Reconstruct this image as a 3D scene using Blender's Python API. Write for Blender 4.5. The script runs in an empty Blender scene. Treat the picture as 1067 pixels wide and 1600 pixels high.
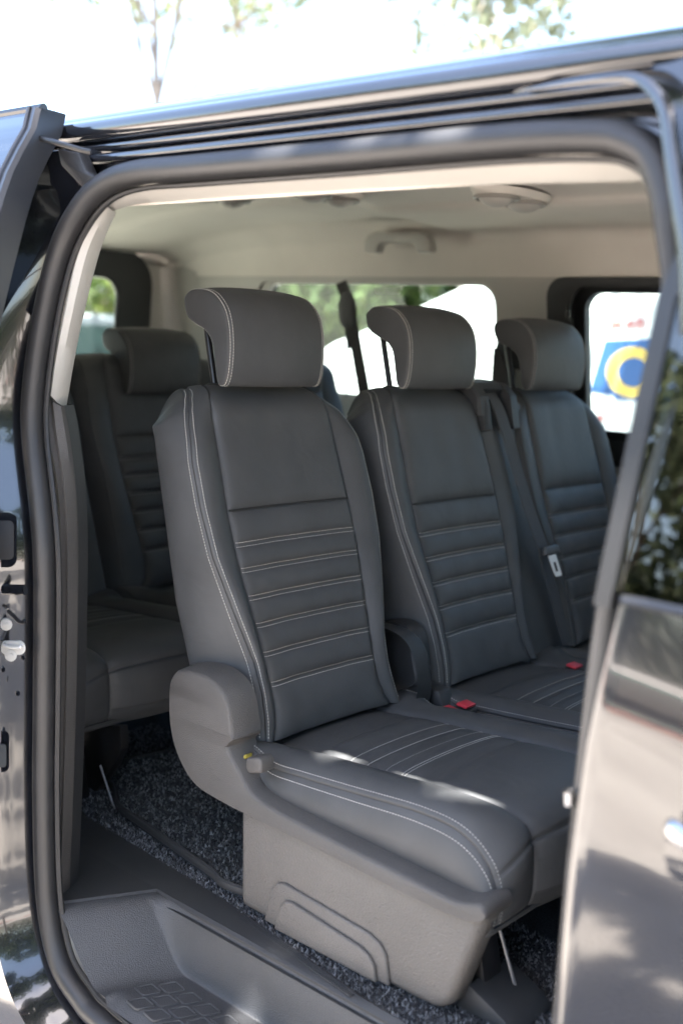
import bpy, bmesh, math, random
import numpy as np
from mathutils import Matrix, Vector
random.seed(7); RNG = np.random.default_rng(7)
S = bpy.context.scene; COL = S.collection
R_ = math.radians
# ------------------------------------------------------------------ camera
F_, CX, CY = 1758.0, 533.5, 800.0            # focal length and centre in pixels of the 1067 x 1600 photograph
CAMZ = 1.6
vx = np.array([-1482 - CX, 426 - CY, F_]); vy = np.array([2067 - CX, 605 - CY, F_])
vx /= np.linalg.norm(vx); vy /= np.linalg.norm(vy)
AX = -vx; AY = vy - (vy @ AX) * AX; AY /= np.linalg.norm(AY); AZ = np.cross(AX, AY)
ROT = np.array([AX, AY, AZ])                 # rows: van forward, van left, up in camera axes (right, down, forward)
cam = bpy.data.cameras.new('camera'); camo = bpy.data.objects.new('camera', cam); COL.objects.link(camo)
M4 = Matrix.Identity(4)
for i in range(3):
    M4[i][0], M4[i][1], M4[i][2] = ROT[i][0], -ROT[i][1], -ROT[i][2]
M4[2][3] = CAMZ
camo.matrix_world = M4
cam.sensor_fit = 'VERTICAL'; cam.sensor_height = 36; cam.sensor_width = 24; cam.lens = F_ / 1600 * 36
cam.clip_start = 0.05; cam.clip_end = 500
cam.dof.use_dof = True; cam.dof.focus_distance = 1.86; cam.dof.aperture_fstop = 2.6
S.camera = camo
# ------------------------------------------------------------------ light
SUN_EL, SUN_DIR = 69.0, np.array([0.30, -0.95])       # high sun on the open side of the van
sd = SUN_DIR / np.linalg.norm(SUN_DIR) * math.cos(R_(SUN_EL))
SUNV = np.array([sd[0], sd[1], math.sin(R_(SUN_EL))])
w = bpy.data.worlds.new('World'); S.world = w; w.use_nodes = True
nt = w.node_tree; nt.nodes.clear()
sky = nt.nodes.new('ShaderNodeTexSky'); sky.sky_type = 'NISHITA'; sky.sun_disc = False
sky.sun_elevation = R_(SUN_EL); sky.sun_rotation = math.atan2(SUNV[0], SUNV[1])
sky.air_density = 1.0; sky.dust_density = 2.0; sky.ozone_density = 1.0
bg = nt.nodes.new('ShaderNodeBackground'); bg.inputs[1].default_value = 0.095
wo = nt.nodes.new('ShaderNodeOutputWorld')
nt.links.new(sky.outputs[0], bg.inputs[0]); nt.links.new(bg.outputs[0], wo.inputs[0])
sl = bpy.data.lights.new('sun', 'SUN'); sl.energy = 5.0; sl.angle = R_(0.53); sl.color = (1, .965, .915)
so = bpy.data.objects.new('sun', sl); COL.objects.link(so)
so.rotation_euler = Vector(SUNV).to_track_quat('Z', 'Y').to_euler(); so.location = (0, -3, 12)
S.view_settings.view_transform = 'Standard'; S.view_settings.look = 'None'
S.view_settings.exposure = 3.5; S.view_settings.gamma = 1; S.view_settings.use_curve_mapping = False
S.render.engine = 'CYCLES'
S.cycles.use_denoising = True
try: S.cycles.denoiser = 'OPENIMAGEDENOISE'
except Exception: pass
S.cycles.max_bounces = 10; S.cycles.diffuse_bounces = 5; S.cycles.glossy_bounces = 4
S.cycles.transparent_max_bounces = 16; S.cycles.sample_clamp_indirect = 8
S.cycles.caustics_reflective = False; S.cycles.caustics_refractive = False

# ------------------------------------------------------------------ helpers
def P(px, py, ax, val):
    d = ROT @ np.array([px - CX, py - CY, F_])
    o = np.array([0, 0, CAMZ]); t = (val - o[ax]) / d[ax]
    return o + t * d
def spline(pts, n, closed=False):
    p = np.array(pts, float); m = len(p)
    if closed: idx = np.arange(m + 1)
    q = np.vstack([p[-1], p, p[0], p[1]]) if closed else np.vstack([2 * p[0] - p[1], p, 2 * p[-1] - p[-2]])
    segs = m if closed else m - 1
    out = []
    ts = np.linspace(0, segs, n, endpoint=not closed)
    for t in ts:
        i = min(int(t), segs - 1); u = t - i
        a, b, c, d = q[i], q[i + 1], q[i + 2], q[i + 3]
        out.append(.5 * ((2 * b) + (-a + c) * u + (2 * a - 5 * b + 4 * c - d) * u * u + (-a + 3 * b - 3 * c + d) * u ** 3))
    return np.array(out)
def resample(pts, step):
    p = np.array(pts, float); L = np.r_[0, np.cumsum(np.linalg.norm(np.diff(p, axis=0), axis=1))]
    n = max(2, int(L[-1] / step) + 1); t = np.linspace(0, L[-1], n)
    return np.stack([np.interp(t, L, p[:, k]) for k in range(3)], 1)
def link(name, me, parent=None):
    o = bpy.data.objects.new(name, me); COL.objects.link(o)
    if parent is not None:
        o.parent = parent
        par = parent; loc = Vector((0, 0, 0))
        while par is not None:
            loc += Vector(par.location) if par.type == 'EMPTY' else Vector((0, 0, 0)); par = par.parent
        o.matrix_parent_inverse = Matrix.Translation(-loc) if parent.type == 'EMPTY' else Matrix.Identity(4)
    return o
def mesh(name, VF, mat, parent=None, smooth=True, sharp=35, kind=None, label=None):
    V, Fc = VF
    me = bpy.data.meshes.new(name)
    me.from_pydata([tuple(map(float, v)) for v in V], [], [tuple(map(int, f)) for f in Fc]); me.update()
    me.materials.append(mat)
    if kind != 'stuff' and len(V) < 60000 and len(Fc) > 1:
        bm = bmesh.new(); bm.from_mesh(me); bmesh.ops.recalc_face_normals(bm, faces=bm.faces); bm.to_mesh(me); bm.free()
    if smooth:
        me.shade_smooth()
        if sharp: me.set_sharp_from_angle(angle=R_(sharp))
    o = link(name, me, parent)
    if kind: o['kind'] = kind
    if label: o['label'] = label
    return o
def tag(o, label, cat, group=None):
    o['label'] = label; o['category'] = cat
    if group: o['group'] = group
    return o
def thing(name, loc, label, cat, group=None):
    o = bpy.data.objects.new(name, None); COL.objects.link(o); o.location = loc; o.empty_display_size = .1
    return tag(o, label, cat, group)
def join(*vfs):
    V, Fc = [], []
    for v, f in vfs:
        n = len(V); V += [tuple(x) for x in v]; Fc += [tuple(i + n for i in q) for q in f]
    return V, Fc
def grid(A, cu=False, cv=False):
    """A[rows, cols, 3] -> quads; cu closes the columns, cv the rows"""
    r, c = A.shape[:2]; V = A.reshape(-1, 3); Fc = []
    for i in range(r if cv else r - 1):
        for j in range(c if cu else c - 1):
            i2, j2 = (i + 1) % r, (j + 1) % c
            Fc.append((i * c + j, i * c + j2, i2 * c + j2, i2 * c + j))
    return V, Fc
def loft(rings, closed=True, cap0=True, cap1=True, tri=None):
    A = np.array(rings, float); V, Fc = grid(A, cu=closed); n = A.shape[1]; m = A.shape[0]
    if tri is not None:          # concave outline: fill the ends with the triangles of the plain outline
        from mathutils.geometry import tessellate_polygon
        tt = tessellate_polygon([[Vector((float(q[0]), float(q[1]), 0)) for q in tri]])
        if cap0: Fc += [tuple(q[::-1]) for q in tt]
        if cap1: Fc += [tuple((m - 1) * n + k for k in q) for q in tt]
        return V, Fc
    if cap0: Fc.append(tuple(range(n - 1, -1, -1)))
    if cap1: Fc.append(tuple((m - 1) * n + k for k in range(n)))
    return V, Fc
def frames(p, closed=False, up=None):
    p = np.array(p, float); n = len(p)
    T = (np.roll(p, -1, 0) - np.roll(p, 1, 0)) if closed else np.gradient(p, axis=0)
    T /= np.linalg.norm(T, axis=1)[:, None] + 1e-12
    N = np.zeros_like(p)
    a = np.array(up if up is not None else ((0, 0, 1) if abs(T[0][2]) < .9 else (1, 0, 0)), float)
    v = a - (a @ T[0]) * T[0]; v /= np.linalg.norm(v); N[0] = v
    for i in range(1, n):
        v = (a if up is not None else N[i - 1]); v = v - (v @ T[i]) * T[i]
        N[i] = v / (np.linalg.norm(v) + 1e-12)
    return T, N, np.cross(T, N)
def sweep(path, prof, closed=False, up=None, caps=True, scale=None):
    """prof: [(a, b)] in (N, B) of the path"""
    T, N, B = frames(path, closed, up); prof = np.array(prof, float)
    s = np.ones(len(path)) if scale is None else np.array(scale)
    A = np.array([p + prof[:, :1] * N[i] * s[i] + prof[:, 1:] * B[i] * s[i] for i, p in enumerate(np.array(path, float))])
    V, Fc = grid(A, cu=True, cv=closed)
    if caps and not closed:
        n = len(prof); m = len(A)
        Fc.append(tuple(range(n - 1, -1, -1))); Fc.append(tuple((m - 1) * n + k for k in range(n)))
    return V, Fc
def tube(path, r, n=10, closed=False, r2=None, up=None, scale=None):
    a = np.linspace(0, 2 * math.pi, n, endpoint=False)
    return sweep(path, np.stack([r * np.cos(a), (r2 or r) * np.sin(a)], 1), closed, up, True, scale)
def from_bm(bm):
    bm.verts.index_update()
    V = [tuple(v.co) for v in bm.verts]; Fc = [tuple(v.index for v in f.verts) for f in bm.faces]; bm.free(); return V, Fc
def prism(pts, vec, bevel=0, seg=2, taper=None):
    bm = bmesh.new(); vec = np.array(vec, float); pts = np.array(pts, float)
    a = [bm.verts.new(p) for p in pts]; top = pts + vec
    if taper: c = top.mean(0); top = c + (top - c) * taper
    b = [bm.verts.new(p) for p in top]; n = len(a)
    bm.faces.new(a); bm.faces.new(b[::-1])
    for i in range(n): bm.faces.new((a[i], b[i], b[(i + 1) % n], a[(i + 1) % n]))
    bmesh.ops.recalc_face_normals(bm, faces=bm.faces)
    if bevel:
        es = [e for e in bm.edges if len(e.link_faces) == 2 and e.calc_face_angle(0) > R_(30)]
        bmesh.ops.bevel(bm, geom=es, offset=bevel, segments=seg, profile=.5, affect='EDGES', clamp_overlap=True)
    return from_bm(bm)
def box(lo, hi, bevel=0, seg=2):
    x0, y0, z0 = lo; x1, y1, z1 = hi
    return prism([(x0, y0, z0), (x1, y0, z0), (x1, y1, z0), (x0, y1, z0)], (0, 0, z1 - z0), bevel, seg)
def rrect(x0, x1, z0, z1, r, n=6):
    out = []
    for cx, cz, a0 in ((x1 - r, z1 - r, 0), (x0 + r, z1 - r, 90), (x0 + r, z0 + r, 180), (x1 - r, z0 + r, 270)):
        for k in range(n + 1):
            a = R_(a0 + 90 * k / n); out.append((cx + r * math.cos(a), cz + r * math.sin(a)))
    return out
def holed(outer, holes, fn, thick):
    """flat plate with holes, filled by a 2D curve; fn maps (u, v, depth) to a point"""
    cu = bpy.data.curves.new('tmp', 'CURVE'); cu.dimensions = '2D'; cu.fill_mode = 'BOTH'; cu.extrude = .5
    for loop in [outer] + holes:
        s = cu.splines.new('POLY'); s.points.add(len(loop) - 1); s.use_cyclic_u = True
        for k, q in enumerate(loop): s.points[k].co = (q[0], q[1], 0, 1)
    o = bpy.data.objects.new('tmp', cu); COL.objects.link(o)
    me = bpy.data.meshes.new_from_object(o.evaluated_get(bpy.context.evaluated_depsgraph_get()))
    V = [fn(v.co.x, v.co.y, (v.co.z + .5) * thick) for v in me.vertices]; Fc = [tuple(p.vertices) for p in me.polygons]
    bpy.data.objects.remove(o); bpy.data.curves.remove(cu); bpy.data.meshes.remove(me)
    return V, Fc
def dashes(line, nrm, pitch=.0036, dash=.0024, wd=.0009, ht=.0006):
    """stitches lying on a surface along a line of points; nrm: outward normal"""
    p = np.array(line, float); L = np.r_[0, np.cumsum(np.linalg.norm(np.diff(p, axis=0), axis=1))]
    V, Fc = [], []; s = 0.0; nrm = np.array(nrm, float)
    if nrm.ndim == 1: nrm = np.repeat(nrm[None], len(p), 0)
    def at(t): return np.array([np.interp(t, L, p[:, k]) for k in range(3)])
    while s + dash < L[-1]:
        a, b = at(s), at(s + dash); t = b - a; t /= np.linalg.norm(t) + 1e-9
        nn = np.array([np.interp(s, L, nrm[:, k]) for k in range(3)]); nn = nn - (nn @ t) * t; nn /= np.linalg.norm(nn) + 1e-9
        sd_ = np.cross(t, nn) * wd / 2; k = len(V); h = nn * ht; lo = -nn * .0004
        m = (a + b) / 2
        V += [a + sd_ + lo, a - sd_ + lo, m + sd_ * 1.1 + h, m - sd_ * 1.1 + h, b + sd_ + lo, b - sd_ + lo]
        Fc += [(k, k + 1, k + 3, k + 2), (k + 2, k + 3, k + 5, k + 4), (k, k + 2, k + 4), (k + 1, k + 5, k + 3)]
        s += pitch
    return V, Fc

# ------------------------------------------------------------------ materials
def creases(m, scale, strength, dist):
    t = m.node_tree; b = t.nodes['Principled BSDF']; tc = t.nodes.new('ShaderNodeTexCoord'); n = t.nodes.new('ShaderNodeTexNoise')
    n.inputs['Scale'].default_value = scale; n.inputs['Detail'].default_value = 4; n.inputs['Distortion'].default_value = 1.2; n.inputs['Roughness'].default_value = .45
    bp = t.nodes.new('ShaderNodeBump'); bp.inputs['Strength'].default_value = strength; bp.inputs['Distance'].default_value = dist
    t.links.new(tc.outputs['Object'], n.inputs['Vector']); t.links.new(n.outputs[0], bp.inputs['Height'])
    old = b.inputs['Normal'].links[0].from_socket if b.inputs['Normal'].links else None
    if old: t.links.new(old, bp.inputs['Normal'])
    t.links.new(bp.outputs[0], b.inputs['Normal'])
def mat(name, col, rough=.5, metal=0, spec=.5, coat=0, bump=0, scale=300, var=0, vscale=8, detail=2, voro=False, sheen=0):
    m = bpy.data.materials.new(name); m.use_nodes = True; t = m.node_tree; b = t.nodes['Principled BSDF']
    b.inputs['Base Color'].default_value = (*col, 1); b.inputs['Roughness'].default_value = rough
    b.inputs['Metallic'].default_value = metal; b.inputs['Specular IOR Level'].default_value = spec
    b.inputs['Coat Weight'].default_value = coat; b.inputs['Coat Roughness'].default_value = .03
    if sheen: b.inputs['Sheen Weight'].default_value = sheen
    tc = t.nodes.new('ShaderNodeTexCoord')
    if bump:
        n = t.nodes.new('ShaderNodeTexVoronoi' if voro else 'ShaderNodeTexNoise'); n.inputs['Scale'].default_value = scale
        if not voro: n.inputs['Detail'].default_value = detail
        bp = t.nodes.new('ShaderNodeBump'); bp.inputs['Strength'].default_value = bump; bp.inputs['Distance'].default_value = .002
        t.links.new(tc.outputs['Object'], n.inputs['Vector']); t.links.new(n.outputs[0], bp.inputs['Height']); t.links.new(bp.outputs[0], b.inputs['Normal'])
    if var:
        n = t.nodes.new('ShaderNodeTexNoise'); n.inputs['Scale'].default_value = vscale; n.inputs['Detail'].default_value = 5
        r = t.nodes.new('ShaderNodeMapRange'); r.inputs[3].default_value = 1 - var; r.inputs[4].default_value = 1 + var
        r.inputs[1].default_value = .3; r.inputs[2].default_value = .7
        mx = t.nodes.new('ShaderNodeVectorMath'); mx.operation = 'SCALE'; mx.inputs[0].default_value = col
        t.links.new(tc.outputs['Object'], n.inputs['Vector']); t.links.new(n.outputs[0], r.inputs[0]); t.links.new(r.outputs[0], mx.inputs['Scale'])
        t.links.new(mx.outputs[0], b.inputs['Base Color'])
        r2 = t.nodes.new('ShaderNodeMapRange'); r2.inputs[3].default_value = rough * .9; r2.inputs[4].default_value = min(1, rough * 1.12)
        t.links.new(n.outputs[0], r2.inputs[0]); t.links.new(r2.outputs[0], b.inputs['Roughness'])
    return m
LEATHER = mat('leather', (.055, .057, .0595), .52, spec=.28, bump=.09, scale=900, var=.10, vscale=14)
creases(LEATHER, 17, .22, .006)
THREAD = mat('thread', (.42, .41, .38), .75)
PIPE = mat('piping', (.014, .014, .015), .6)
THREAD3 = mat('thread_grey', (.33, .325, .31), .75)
THREAD2 = mat('thread_dull', (.30, .295, .285), .7)
PLASTIC = mat('grained_plastic', (.066, .063, .061), .48, spec=.4, bump=.7, scale=600, var=.08)
STEPPL = mat('step_plastic', (.042, .043, .046), .40, spec=.5, bump=.6, scale=650, var=.15)
PLASTIC2 = mat('base_plastic', (.098, .092, .086), .52, spec=.4, bump=1.0, scale=400, var=.07)
DARKPL = mat('dark_plastic', (.025, .026, .028), .55, spec=.4, bump=.25, scale=800)
RUBBER = mat('rubber', (.016, .016, .017), .46, spec=.45, bump=.10, scale=120, var=.15, vscale=20)
PAINT = mat('black_paint', (.006, .007, .010), .12, spec=.5, coat=1.0, bump=.012, scale=9)
PAINTJ = mat('jamb_paint', (.006, .007, .010), .16, spec=.5, coat=1.0, bump=.2, scale=20)
ZINC = mat('zinc', (.52, .52, .50), .4, metal=.25)
DOORRUB = mat('door_edge', (.028, .030, .034), .34, spec=.5)
CAVITY = mat('channel_paint', (.004, .005, .008), .22, spec=.35, bump=.3, scale=35)
HEADL = mat('headliner', (.63, .60, .555), .9, spec=.2, bump=.3, scale=500, var=.03)
TRIM = mat('pale_trim', (.41, .40, .375), .55, spec=.35, bump=.15, scale=500, var=.03)
CARPET = mat('carpet', (.035, .038, .043), .95, spec=.1, bump=1, scale=350, var=.35, vscale=260)
STEEL = mat('steel', (.55, .56, .58), .42, metal=.75)
CHROME = mat('chrome', (.38, .385, .40), .16, metal=1)
BRIGHT = mat('bright_metal', (.80, .80, .79), .35, metal=.2)
RODM = mat('rod_metal', (.20, .20, .21), .45, metal=.5)
DARKBARK = mat('dark_bark', (.045, .040, .036), .9, bump=.6, scale=25)
BRASSY = mat('lamp_bezel', (.26, .25, .23), .5)
BLACKMET = mat('black_metal', (.012, .012, .013), .3, spec=.5)
WEB = mat('webbing', (.040, .040, .043), .7, bump=.5, scale=600)
RED = mat('red_button', (.46, .03, .045), .45)
YELLOW = mat('yellow_tag', (.22, .19, .03), .6)
SILVPL = mat('silver_plastic', (.062, .066, .07), .45, bump=.2, scale=400)
GREENBAR = mat('frame_bar', (.14, .17, .16), .45)
WHITE = mat('white_paint', (.62, .62, .61), .5)
SKYB = mat('pale_blue_print', (.10, .2, .42), .5)
BLUE = mat('blue_print', (.022, .09, .27), .5); YEL = mat('yellow_print', (.66, .46, .10), .5); REDP = mat('red_print', (.55, .07, .06), .5)
TYRE = mat('tyre', (.02, .02, .02), .8)
PALEBARK = mat('pale_bark', (.42, .37, .32), .9, bump=.6, scale=25, var=.2, vscale=6)
BARK = mat('bark', (.17, .13, .10), .9, bump=.8, scale=30, var=.35, vscale=12)
def glass(name, tint, rough=0.0, refl=1.0, wave=0.0):
    m = bpy.data.materials.new(name); m.use_nodes = True; t = m.node_tree; t.nodes.clear()
    tr = t.nodes.new('ShaderNodeBsdfTransparent'); tr.inputs[0].default_value = (*tint, 1)
    gl = t.nodes.new('ShaderNodeBsdfGlossy'); gl.inputs['Roughness'].default_value = rough
    fr = t.nodes.new('ShaderNodeFresnel'); fr.inputs[0].default_value = 1.5
    mx = t.nodes.new('ShaderNodeMixShader'); out = t.nodes.new('ShaderNodeOutputMaterial')
    mul = t.nodes.new('ShaderNodeMath'); mul.operation = 'MULTIPLY'; mul.inputs[1].default_value = refl; mul.use_clamp = True
    t.links.new(fr.outputs[0], mul.inputs[0]); t.links.new(mul.outputs[0], mx.inputs[0])
    t.links.new(tr.outputs[0], mx.inputs[1]); t.links.new(gl.outputs[0], mx.inputs[2]); t.links.new(mx.outputs[0], out.inputs[0])
    return m
GLASS = glass('window_glass', (.86, .93, .89), refl=.9)
PRIV = glass('tinted_glass', (.58, .68, .64), refl=.9)
DOORGL = glass('door_glass', (.06, .065, .065), refl=2.0)
def leafmat(name, c1, c2, tr=.35):
    m = bpy.data.materials.new(name); m.use_nodes = True; t = m.node_tree; b = t.nodes['Principled BSDF']
    a = t.nodes.new('ShaderNodeAttribute'); a.attribute_name = 'tint'
    mx = t.nodes.new('ShaderNodeMix'); mx.data_type = 'RGBA'; mx.inputs[6].default_value = (*c1, 1); mx.inputs[7].default_value = (*c2, 1)
    t.links.new(a.outputs['Fac'], mx.inputs[0]); t.links.new(mx.outputs[2], b.inputs['Base Color'])
    b.inputs['Roughness'].default_value = .5; b.inputs['Specular IOR Level'].default_value = .35
    tl = t.nodes.new('ShaderNodeBsdfTranslucent'); t.links.new(mx.outputs[2], tl.inputs[0])
    ms = t.nodes.new('ShaderNodeMixShader'); ms.inputs[0].default_value = tr
    t.links.new(b.outputs[0], ms.inputs[1]); t.links.new(tl.outputs[0], ms.inputs[2])
    t.links.new(ms.outputs[0], t.nodes['Material Output'].inputs[0])
    return m
LEAF = leafmat('leaf', (.030, .060, .018), (.10, .13, .035))
LEAFY = leafmat('leaf_yellow', (.07, .11, .025), (.17, .17, .05))
LEAFP = leafmat('leaf_pale', (.09, .115, .07), (.20, .22, .15), .5)  # leaf colour lightened to imitate foliage bleached by backlight
LEAFO = leafmat('leaf_olive', (.07, .095, .045), (.22, .24, .13), .55)  # lightened leaf colour stands in for bright backlit foliage
LEAFD = leafmat('leaf_dark', (.022, .040, .018), (.075, .085, .045))

# ------------------------------------------------------------------ ground
def ground_mat():
    m = bpy.data.materials.new('paving'); m.use_nodes = True; t = m.node_tree; b = t.nodes['Principled BSDF']
    tc = t.nodes.new('ShaderNodeTexCoord'); n = t.nodes.new('ShaderNodeTexNoise'); n.inputs['Scale'].default_value = 2.2; n.inputs['Detail'].default_value = 8
    r = t.nodes.new('ShaderNodeValToRGB'); r.color_ramp.elements[0].position = .3; r.color_ramp.elements[0].color = (.42, .37, .325, 1)
    r.color_ramp.elements[1].position = .7; r.color_ramp.elements[1].color = (.58, .52, .455, 1)
    t.links.new(tc.outputs['Object'], n.inputs['Vector']); t.links.new(n.outputs[0], r.inputs[0]); t.links.new(r.outputs[0], b.inputs['Base Color'])
    b.inputs['Roughness'].default_value = .9
    n2 = t.nodes.new('ShaderNodeTexNoise'); n2.inputs['Scale'].default_value = 60; bp = t.nodes.new('ShaderNodeBump'); bp.inputs['Distance'].default_value = .01
    t.links.new(tc.outputs['Object'], n2.inputs['Vector']); t.links.new(n2.outputs[0], bp.inputs['Height']); t.links.new(bp.outputs[0], b.inputs['Normal'])
    return m
mesh('ground', ([(-90, -90, 0), (90, -90, 0), (90, 90, 0), (-90, 90, 0)], [(0, 1, 2, 3)]), ground_mat(), kind='structure', smooth=False)
PINK = mat('pink_paving', (.42, .22, .17), .9, var=.2, vscale=3)
mesh('path', ([(-40, -7.6, .004), (40, -7.6, .004), (40, -5.6, .004), (-40, -5.6, .004)], [(0, 1, 2, 3)]), PINK, kind='structure', smooth=False)
SOIL = mat('soil', (.07, .055, .04), .95, var=.4, vscale=2, bump=1, scale=30)
mesh('verge', ([(-40, -30, .006), (40, -30, .006), (40, -7.8, .006), (-40, -7.8, .006)], [(0, 1, 2, 3)]), SOIL, kind='structure', smooth=False)

# ------------------------------------------------------------------ the van shell
van = thing('passenger_van', (-1.4, 1.9, 0), 'glossy black passenger van parked with its side door slid open', 'van')
# inner face heights and depths of the near side
def y_seal(z): return np.interp(z, [.5, 1.2, 1.45, 1.80], [.955, .955, .965, 1.0])
SEALPX = [(165, 1600, .955), (128, 1560, .955), (93, 1500, .955), (74, 1400, .955), (69, 1240, .955), (70, 1100, .955), (71, 900, .955), (65, 800, .957),
          (52, 680, .962), (54, 600, .966), (70, 490, .975), (95, 390, .985), (128, 325, .99), (165, 288, .995), (215, 270, 1.), (300, 262, 1.), (530, 242, 1.),
          (782, 219, 1.), (930, 213, 1.), (985, 222, .998), (1022, 248, .995), (1042, 300, .99), (1047, 350, .985)]
seal_pts = [P(a, b, 1, y) for a, b, y in SEALPX]
seal_pts += [np.array([-.468, .975, 1.63]), np.array([-.482, .962, 1.50]), np.array([-.496, .955, 1.35]), np.array([-.503, .955, 1.15]), np.array([-.505, .955, .9]),
             np.array([-.51, .955, .68]), np.array([-.56, .955, .575]), np.array([-.7, .955, .553]), np.array([-1.0, .955, .548])]
SEAL = spline(seal_pts, 260, closed=True)
ctr = np.array([-.95, .97, 1.15])
sm = lambda t: np.clip(t, 0, 1) ** 2 * (3 - 2 * np.clip(t, 0, 1))
seal_sc = 1 - .40 * sm((SEAL[:, 0] + .60) / .08) * sm((1.76 - SEAL[:, 2]) / .12) * sm((SEAL[:, 2] - .58) / .1)
mesh('door_seal', tube(SEAL, .0178, 16, closed=True, up=(0, 1, 0), r2=.0170, scale=seal_sc), RUBBER, van)
def offset_path(path, d, dy, i0=0, i1=None):
    T, N, B = frames(path, True, (0, 1, 0)); out = []
    sgn = 1 if ((path[0] + B[0] * .01 - ctr) @ (path[0] - ctr)) > ((path[0] - ctr) @ (path[0] - ctr)) else -1
    dd = d if np.ndim(d) else np.full(len(path), d)
    return path + sgn * B * dd[:, None] + np.array([0, 1, 0]) * (dy if np.ndim(dy) == 0 else np.array(dy)[:, None])
# inner lip of the seal, running along the trims
mesh('seal_lip', tube(offset_path(SEAL, -.0185 * seal_sc, .012), .0045, 8, closed=True, up=(0, 1, 0)), RUBBER, van)
def ss01_(t): t = np.clip(t, 0, 1); return t * t * (3 - 2 * t)
# painted door jamb: from the seal out to the skin
top = ss01_((SEAL[:, 2] - 1.48) / .30); front = np.clip((SEAL[:, 0] + .62) / .1, 0, 1) * (1 - top)
j0 = offset_path(SEAL, .010, .018); j1 = offset_path(SEAL, .026, .020); j2 = offset_path(SEAL, .036 + 0 * top, .006 + .02 * top)
j3 = offset_path(SEAL, .044 + .0 * top, -.03 + .055 * top); j4 = offset_path(SEAL, .060 - .008 * top - .02 * front, -.062 + .085 * top)
jamb = np.array([j0, j1, j2, j3, j4])
mesh('door_jamb', grid(jamb.transpose(1, 0, 2), cv=True), PAINTJ, van)
# skin of the rear quarter
edge_ix = [i for i in range(len(SEAL)) if SEAL[i][0] < -1.2 and SEAL[i][2] < 1.80]
edge_ix = [i for i in edge_ix if i > 200] + [i for i in edge_ix if i <= 200]
def y_skin(z): return np.interp(z, [.25, .5, .9, 1.25, 1.45, 1.8, 1.9], [.93, .895, .875, .885, .90, .965, 1.02])
rq = []
for i in edge_ix:
    e = j4[i]; row = []
    for k, fx in enumerate(np.linspace(0, 1, 9)):
        x = e[0] + (-3.42 - e[0]) * fx ** 1.4; y = e[1] + (y_skin(e[2]) - e[1]) * min(1, fx * 9)
        row.append((x, y, e[2]))
    rq.append(row)
mesh('rear_quarter_panel', grid(np.array(rq)), PAINT, van)
qw = rrect(-2.9, -1.9, 1.36, 1.74, .07)
# sill below the opening
sill = [(.975, .555), (.955, .52), (.915, .50), (.895, .45), (.90, .36), (.93, .27), (1.05, .25)]
mesh('sill', grid(np.array([[(x, a, b) for a, b in sill] for x in np.linspace(-3.4, 1.8, 14)])), PAINT, van)
# roof skin with its rain channels (profile in y, z swept along x)
def arc(cy, cz, r, a0, a1, n=7): return [(cy + r * math.cos(R_(a)), cz + r * math.sin(R_(a))) for a in np.linspace(a0, a1, n)]
prof = [(2.80, 1.80), (2.74, 1.90), (2.6, 1.955), (2.3, 1.985), (1.9, 2.0), (1.5, 1.985), (1.2, 1.95), (1.08, 1.922), (1.045, 1.908), (1.03, 1.901)]
prof += [(1.026, 1.897), (1.022, 1.893)] + arc(1.018, 1.876, .0165, 100, 265) + [(1.021, 1.857)] + arc(1.014, 1.852, .0055, 90, 250, 5) + [(1.022, 1.845), (1.026, 1.841)]
prof += arc(1.014, 1.836, .0075, 80, 230) + [(1.020, 1.829)]
cavp = [(1.019, 1.8295), (1.052, 1.834), (1.060, 1.822), (1.058, 1.806), (1.040, 1.797), (1.012, 1.795)]
xs = np.r_[np.linspace(-3.42, -1.5, 12), np.linspace(-1.45, 1.75, 50)]
def roofsec(x):
    sag = 0.0
    return [(x, a, b - sag) for a, b in prof]
mesh('roof', grid(np.array([roofsec(x) for x in xs])), PAINTJ, van, sharp=50)
mesh('door_channel', grid(np.array([[(x, a, b) for a, b in cavp] for x in np.linspace(-1.5, -.42, 60)])), CAVITY, van, sharp=50)
# little welds and clips in the cavity above the seal
for x, y, z in [(-.955, 1.05, 1.815), (-.80, 1.05, 1.815), (-1.28, 1.05, 1.813), (-1.325, 1.05, 1.808)]:
    mesh('channel_clip', tube([(x, y + .004, z), (x, y - .006, z - .003)], .0045, 8), BLACKMET, van)
# flange that closes the channel at the front corner
fl = spline([P(760, 150, 1, 1.04), P(850, 136, 1, 1.0), P(930, 124, 1, .98), P(985, 122, 1, .975), P(1018, 140, 1, .965), P(1040, 175, 1, .955), P(1050, 240, 1, .95), P(1062, 320, 1, .945), P(1076, 400, 1, .94), P(1080, 520, 1, .935)], 60)
mesh('corner_flange', tube(fl, .006, 10, up=(0, 1, 0), r2=.009, scale=np.linspace(.25, 1.25, 60)), PAINTJ, van)
fl2 = np.array([fl[18:], fl[18:] + np.array([.012, .03, .012]), fl[18:] + np.array([.05, .035, .04])])
mesh('corner_gusset', grid(fl2.transpose(1, 0, 2)), PAINTJ, van)
# upper track bracket, link arm and rubber wedge at the rear top corner
mesh('track_bracket', prism([P(90, 232, 1, .985), P(122, 238, 1, .985), P(135, 268, 1, .985), P(160, 282, 1, .985), P(128, 293, 1, .985), P(95, 258, 1, .985)], (0, .02, 0), .003), RUBBER, van)
mesh('link_arm', tube(spline([P(55, 214, 1, .95), P(95, 225, 1, .96), P(125, 234, 1, .975), P(142, 238, 1, .985)], 16), .0042, 8, r2=.003), BLACKMET, van)
mesh('rail_plate', prism([P(205, 226, 1, 1.025), P(224, 224, 1, 1.025), P(224, 246, 1, 1.025), P(150, 262, 1, 1.025), P(140, 238, 1, 1.025)], (0, .012, 0), .002), BLACKMET, van)
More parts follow.
